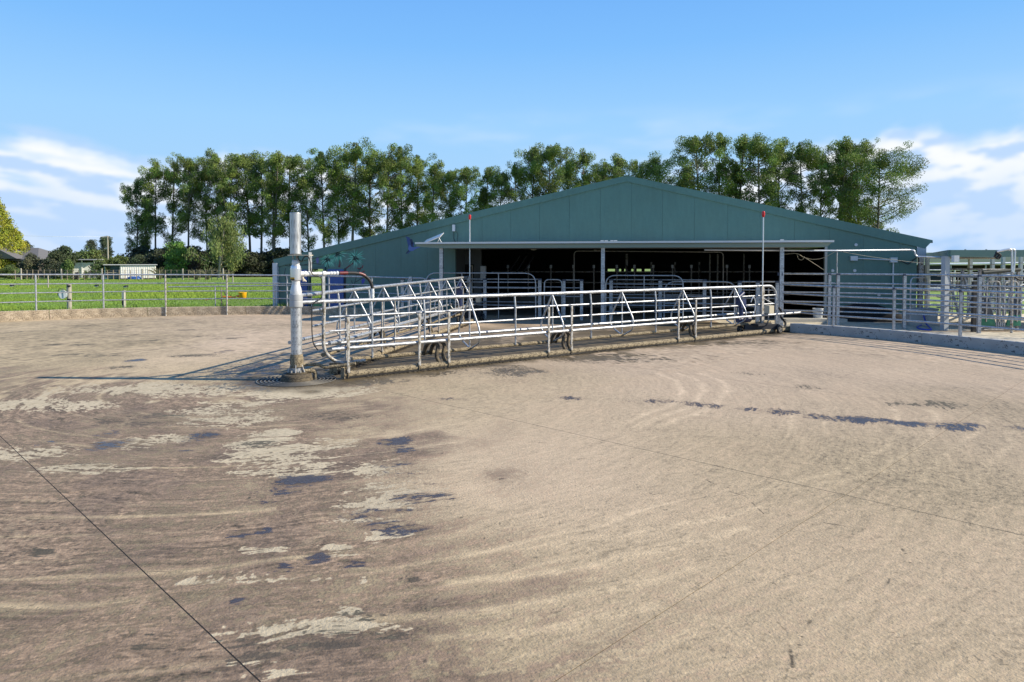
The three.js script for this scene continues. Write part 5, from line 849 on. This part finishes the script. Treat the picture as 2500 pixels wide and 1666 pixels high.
  while (n < N) { const d = 20 + Math.pow(q(), 1.7) * 54, x = -(q() * (d * .83 + 3)); if (d < kerbDepth(1250 + FOCAL * x / d) + .4 || (x > -9.2 - (d - 24) * .02 && d < 42 && x > -9.5) ) { continue; }
    const patch = clamp01(.5 + 1.9 * (fbm(x * .16 + 40, d * .16, 4) - .5)), s = (.45 + .6 * patch) * (.7 + .6 * q()); m.compose(V(x, -.065, -d), new THREE.Quaternion().setFromEuler(e.set((q() - .5) * .5, q() * 6.28, (q() - .5) * .5)), V(s, s * (d > 45 ? .8 : 1), s)); im.setMatrixAt(n, m); const k = .65 + .6 * q(); c.setRGB(mix(.165, .265, patch) * k, mix(.29, .36, patch) * k, .045 * k); im.setColorAt(n, c); n++; }
  for (let i = 0; i < 5000; i++) { const t = q() * (leftKerb.length - 4), k = Math.floor(t), p = leftKerb[k].clone().lerp(leftKerb[k + 1], t - k), o = .22 + q() * q() * .8, dir = leftKerb[k + 1].clone().sub(leftKerb[k]).normalize(), clumpy = fbm(t * 6, 3, 3), sz = (.7 + 1.5 * sstep(.45, .7, clumpy)) * (.6 + .7 * q()); m.compose(V(p.x + dir.z * o, -.065, p.z - dir.x * o), new THREE.Quaternion().setFromEuler(e.set((q() - .5) * .6, q() * 6.28, (q() - .5) * .6)), V(sz, sz * 1.25, sz)); im.setMatrixAt(i, m); const kk = .6 + .6 * q(); c.setRGB(.17 * kk, .27 * kk, .045 * kk); im.setColorAt(i, c); }
  im.name = 'grass'; im.castShadow = im.receiveShadow = true; scene.add(im); tag(im, 'short bright green paddock grass beyond the left fence', 'grass', null, 'stuff');
}
// ------------------------------------------------------------------ buildings and fences beyond the paddock
{
  // grey-roofed house
  const D = 82, x0 = at(-150, 640, D).x, x1 = at(92, 640, D).x, eave = at(40, 634, D).y, ridge = at(10, 605, D + 3).y, h = thing('house', 'low house with dark grey pitched roof at the left edge', 'house', V(x1 - 3, 0, -D));
  const roofMat = std(.13, .125, .125, .7), wallM = std(.10, .085, .075, .85);
  part(h, 'wall', box(x1 - x0 - .8, eave + .05, 7, (x0 + x1) / 2, (eave + .05) / 2 - .05, -D - 4), wallM);
  part(h, 'window', box(1.6, .9, .08, x1 - 2.2, eave - .8, -D - .46), std(.03, .04, .05, .15)); part(h, 'window', box(1.2, .9, .08, x1 - 5.2, eave - .8, -D - .46), std(.03, .04, .05, .15));
  const hip = (ax, bx, az, bz, y0, y1, inset) => meshOf([ax, y0, az, bx, y0, az, bx, y0, bz, ax, y0, bz, ax + inset, y1, (az + bz) / 2, bx - inset, y1, (az + bz) / 2], [0, 1, 5, 0, 5, 4, 1, 2, 5, 2, 3, 4, 2, 4, 5, 3, 0, 4]).toNonIndexed();
  const rf = part(h, 'roof', hip(x0, x1, -D, -D - 8, eave, ridge, 2.6), roofMat); rf.geometry.computeVertexNormals();
  const gx = at(8, 640, D).x, gl = at(-60, 640, D).x; const r2 = part(h, 'roof_gable', meshOf([gl, eave + .1, -D + .6, gx + 2.0, eave + .1, -D + .6, (gl + gx) / 2 + 1, ridge + .12, -D + .9, gl, eave + .1, -D - 4, gx + 2, eave + .1, -D - 4, (gl + gx) / 2 + 1, ridge + .12, -D - 4], [0, 1, 2, 1, 4, 5, 1, 5, 2, 0, 2, 5, 0, 5, 3, 3, 5, 4]).toNonIndexed(), roofMat); r2.geometry.computeVertexNormals();
  part(h, 'fascia', box(x1 - x0, .16, .06, (x0 + x1) / 2, eave - .06, -D + .02), std(.07, .07, .075, .6));
  { const a = at(85, 640, 92).x, b = at(124, 640, 92).x, y = at(100, 614, 92).y, e2 = at(100, 628, 92).y, h2 = thing('house', 'second grey roof showing between the garden shrubs', 'house', V((a + b) / 2, 0, -92)); part(h2, 'roof', hip(a - 1.5, b + .6, -90, -97, e2, y, 1.2), roofMat).geometry.computeVertexNormals(); part(h2, 'wall', box(b - a, e2, 5, (a + b) / 2, e2 / 2, -93.6), wallM); }
  // white lean-to
  { const d = 80, a = at(172, 640, d).x, b = at(228, 640, d).x, t = at(200, 634, d).y, l = thing('lean_to', 'small white lean-to shed with a grey flat roof among the shrubs', 'shed', V((a + b) / 2, 0, -d)); part(l, 'wall', box(b - a, t - .35, .1, (a + b) / 2, (t - .35) / 2, -d), std(.74, .72, .68, .8)); l.rotation.y = .3; part(l, 'roof', box(b - a + .5, .12, 3.6, (a + b) / 2, t, -d - 1.2), std(.30, .31, .34, .6)); for (const x of [a + .1, (a + b) / 2, b - .1]) part(l, 'post', box(.12, t, .12, x, t / 2, -d + .1), M.whitePaint); part(l, 'back_wall', box(b - a, t, .1, (a + b) / 2, t / 2, -d - 2.8), std(.08, .07, .065, .9)); }
  // white ribbed container with an open teal bay
  { const d = 75, a = at(298, 640, d).x, b = at(375, 640, d).x, c0 = at(266, 640, d).x, t = at(330, 648, d).y, tl = at(280, 645.5, d).y, k = thing('container_shed', 'white ribbed steel container shed with a teal open bay', 'shed', V((a + b) / 2, 0, -d)); part(k, 'wall', box(b - a, t + .1, 2.4, (a + b) / 2, t / 2 - .05, -d - 1.2), std(.72, .71, .66, .6)); for (let i = 0; i < 16; i++) part(k, 'rib', box(.06, t, .04, mix(a + .1, b - .1, i / 15), t / 2 - .03, -d + .02), std(.72, .71, .66, .6)); part(k, 'roof', box(b - c0 + .3, .07, 2.8, (c0 + b) / 2, t + .06, -d - 1.2), std(.45, .46, .46, .6)); part(k, 'bay_wall', box(a - c0, tl, .08, (a + c0) / 2, tl / 2, -d - .8), std(.06, .13, .17, .6)); part(k, 'bay_wall', box(.08, tl, 1.6, c0, tl / 2, -d - .8), std(.06, .13, .17, .6)); part(k, 'shelf', box(a - c0 - .1, .06, .5, (a + c0) / 2, .7, -d - .5), M.woodGrey); const bx = at(330, 640, d - .6).x; part(k, 'base_rail', box(b - a, .12, .06, (a + b) / 2, .0, -d + .05), M.darkSteel); k.rotation.y = .55;
    const tarp = thing('blue_tarp', 'blue folded tarpaulin at the foot of the white container', 'tarpaulin', V(bx, 0, -d + .8)); { const g = new THREE.SphereGeometry(.5, 14, 8, 0, 6.3, 0, 1.57), p = g.attributes.position; for (let i = 0; i < p.count; i++) { const n = .7 + .6 * vn(p.getX(i) * 4 + 9, p.getZ(i) * 4 + 3); p.setXYZ(i, p.getX(i) * 1.5 * n, p.getY(i) * .7 * n, p.getZ(i) * n); } g.computeVertexNormals(); g.translate(bx, -.05, -d + .8); part(tarp, 'sheet', g, M.blueDoor); } }
  // post and wire fence along the far side of the paddock
  { const f = thing('wire_fence', 'post and wire fence along the far side of the paddock', 'fence', at(300, 640, 72).setY(0)), r = rng(77), tops = []; for (let i = 0; i < 38; i++) { const px = 36 + i * 14.1, p = at(px, 640, 72 + Math.sin(i * .3) * .5), big = i % 7 === 1, h = (big ? 1.15 : 1.0) + r() * .08; tops.push(p); part(f, 'post', tube([V(p.x, -.06, p.z), V(p.x + (r() - .5) * .06, h - .06, p.z)], big ? .085 : .04, 6), big ? M.woodGrey : M.wood); } for (const y of [.25, .5, .75, .95]) part(f, 'wire', tube(tops.map((p) => V(p.x, y, p.z)), .012, 4, false), M.galvSplat); }
  // posts in the paddock
  const fp = (px, py, d, w, h, label, extra) => { const p = gr(px, py, -.06), t = thing('paddock_post', label, 'post', p); part(t, 'post', tube([V(p.x, -.06, p.z), V(p.x, h, p.z)], w, 9), M.woodGrey); extra?.(t, p, h); return t; };
  fp(117, 704, 0, .045, .85, 'thin pale marker post out in the paddock');
  fp(568, 690, 0, .06, .75, 'short fence post at the far right of the paddock');
  fp(169, 758, 0, .085, .98, 'thick weathered post with a white wire reel behind the left fence', (t, p, h) => { const reel = new THREE.CylinderGeometry(.15, .15, .09, 22); reel.rotateX(Math.PI / 2); reel.rotateY(.3); reel.translate(p.x - .16, h - .42, p.z + .08); part(t, 'wire_reel', reel, M.plastic); const g = new THREE.TorusGeometry(.16, .012, 6, 24); g.translate(p.x - .16, h - .42, p.z + .14); part(t, 'reel_rim', g, M.whitePaint); part(t, 'reel_arm', tube(smooth([V(p.x - .34, h - .5, p.z + .1), V(p.x - .38, h - .36, p.z + .1), V(p.x - .28, h - .2, p.z + .1), V(p.x - .05, h - .3, p.z + .12)], 14), .012, 6), M.darkSteel); for (const y of [h - .1, h - .62]) part(t, 'insulator', box(.10, .06, .08, p.x + .04, y, p.z + .08), M.rubber); });
  fp(303, 753, 0, .06, .66, 'short pale post with a dark slot behind the left fence', (t, p, h) => { part(t, 'plate', box(.10, h - .08, .05, p.x - .01, h / 2, p.z + .05), std(.5, .48, .42, .8)); part(t, 'slot', box(.05, h * .4, .02, p.x - .02, h * .3, p.z + .085), M.rubber); });
  // yellow tub on a red arm
  { const p = gr(541, 750, -.06), t = thing('drench_tub', 'yellow tub on a red arm clipped to a stake behind the left fence', 'tub', p); part(t, 'stake', tube([V(p.x, -.06, p.z), V(p.x - .01, .72, p.z)], .028, 8), M.wood); const a = at(541, 722, -p.z), b = at(575, 726, -p.z), c = at(592, 722, -p.z); part(t, 'arm', tube([a.clone().add(V(.05, -.05, .02)), b], .028, 8), M.orange); part(t, 'lever', tube(smooth([at(543, 709, -p.z), at(549, 716, -p.z), at(553, 727, -p.z), at(548, 730, -p.z)], 12), .02, 6), M.darkSteel); part(t, 'tub', (() => { const g = new THREE.LatheGeometry([[.001, -.13], [.14, -.13], [.16, .12], [.17, .12], [.17, .14], [.15, .14], [.13, -.11], [.001, -.11]].map(([x, y]) => new THREE.Vector2(x, y)), 20); g.translate(c.x, c.y, c.z); return g; })(), M.yellow); part(t, 'spout', (() => { const g = new THREE.ConeGeometry(.09, .22, 14); g.rotateZ(1.5); g.translate(c.x - .2, c.y - .02, c.z); return g; })(), M.orange); part(t, 'cord', tube(smooth([at(500, 733, -p.z), at(520, 730, -p.z), at(541, 728, -p.z)], 10), .012, 5), M.orange); }
  // birds on the grass
  for (const [px, py, lab] of [[29, 703, 'small black and white bird on the grass at far left'], [236, 703, 'small bird on the grass left of the second fence post'], [307, 705, 'small black and white bird on the grass above the short pale post']]) { const p = gr(px, py, -.06), b = thing('bird', lab, 'bird', p, 'birds on the paddock'); const g = new THREE.SphereGeometry(.09, 12, 8), q = g.attributes.position, col = []; for (let i = 0; i < q.count; i++) { const x = q.getX(i), y = q.getY(i), z = q.getZ(i); const k = x / .09; q.setXYZ(i, x * 1.9 + (k < -.5 ? -.06 * (-k - .5) : 0), y * (k > .6 ? .9 : 1) + (k > .3 ? .10 * (k - .3) : 0), z * .8 * (k < -.4 ? .4 : 1)); const wte = y < -.01 && k < .5; col.push(...(wte ? [.6, .6, .6] : [.012, .012, .014])); } g.setAttribute('color', new THREE.Float32BufferAttribute(col, 3)); g.computeVertexNormals(); g.translate(p.x, .08, p.z); part(b, 'body', g, new THREE.MeshStandardMaterial({ vertexColors: true, roughness: .6 })); part(b, 'legs', join(bar(V(p.x, -.06, p.z + .02), V(p.x, .04, p.z + .02), .006, 5), bar(V(p.x + .02, -.06, p.z - .02), V(p.x + .02, .04, p.z - .02), .006, 5)), M.rubber); part(b, 'beak', bar(V(p.x + .16, .13, p.z), V(p.x + .21, .125, p.z), .009, 5), M.plastic); }
  // power line
  { const w = thing('power_line', 'thin pale power wire across the sky at left', 'wire', at(60, 576, 110)); part(w, 'wire', tube(smooth([at(-80, 570, 110), at(60, 576, 110), at(150, 578, 112), at(262, 578, 118)], 30), .022, 5), M.plastic); const p = at(262, 576, 118); const pl = thing('power_pole', 'slim power pole beside the poplars', 'pole', V(p.x, 0, p.z)); part(pl, 'pole', tube([V(p.x, -.06, p.z), p], .12, 8), M.woodGrey); part(pl, 'crossarm', bar(V(p.x - .9, p.y - .3, p.z), V(p.x + .9, p.y - .3, p.z), .06, 6), M.woodGrey); }
  // hills on the horizon at right and left
  { const mk = (name, x0, x1, d, hs, seed, col) => { const pos = [], idx = [], nx = 60, nz = 8; for (let j = 0; j <= nz; j++) for (let i = 0; i <= nx; i++) { const u = i / nx, v = j / nz, e = Math.sin(Math.PI * u) ** .5 * Math.sin(Math.PI * Math.min(1, v * 1.0)) ; pos.push(mix(x0, x1, u), -.2 + e * hs * (.35 + 1.0 * fbm(u * 9 + seed, v * 3 + seed, 4)), -d - v * d * .35); } for (let j = 0; j < nz; j++) for (let i = 0; i < nx; i++) { const a = j * (nx + 1) + i, b = a + nx + 1; idx.push(a, a + 1, b, b, a + 1, b + 1); } const m = new THREE.Mesh(meshOf(pos, idx), std(...col, 1)); m.name = name; scene.add(m); return m; };
    tag(mk('hill', 900, 4200, 2600, 62, 3, [.05, .085, .05]), 'low blue-green hills on the horizon at right', 'hill', null, 'structure'); tag(mk('hill', -3600, -300, 3200, 26, 9, [.05, .085, .05]), 'faint low hills on the horizon at left', 'hill', null, 'structure'); }
}
renderer.render(scene, camera);
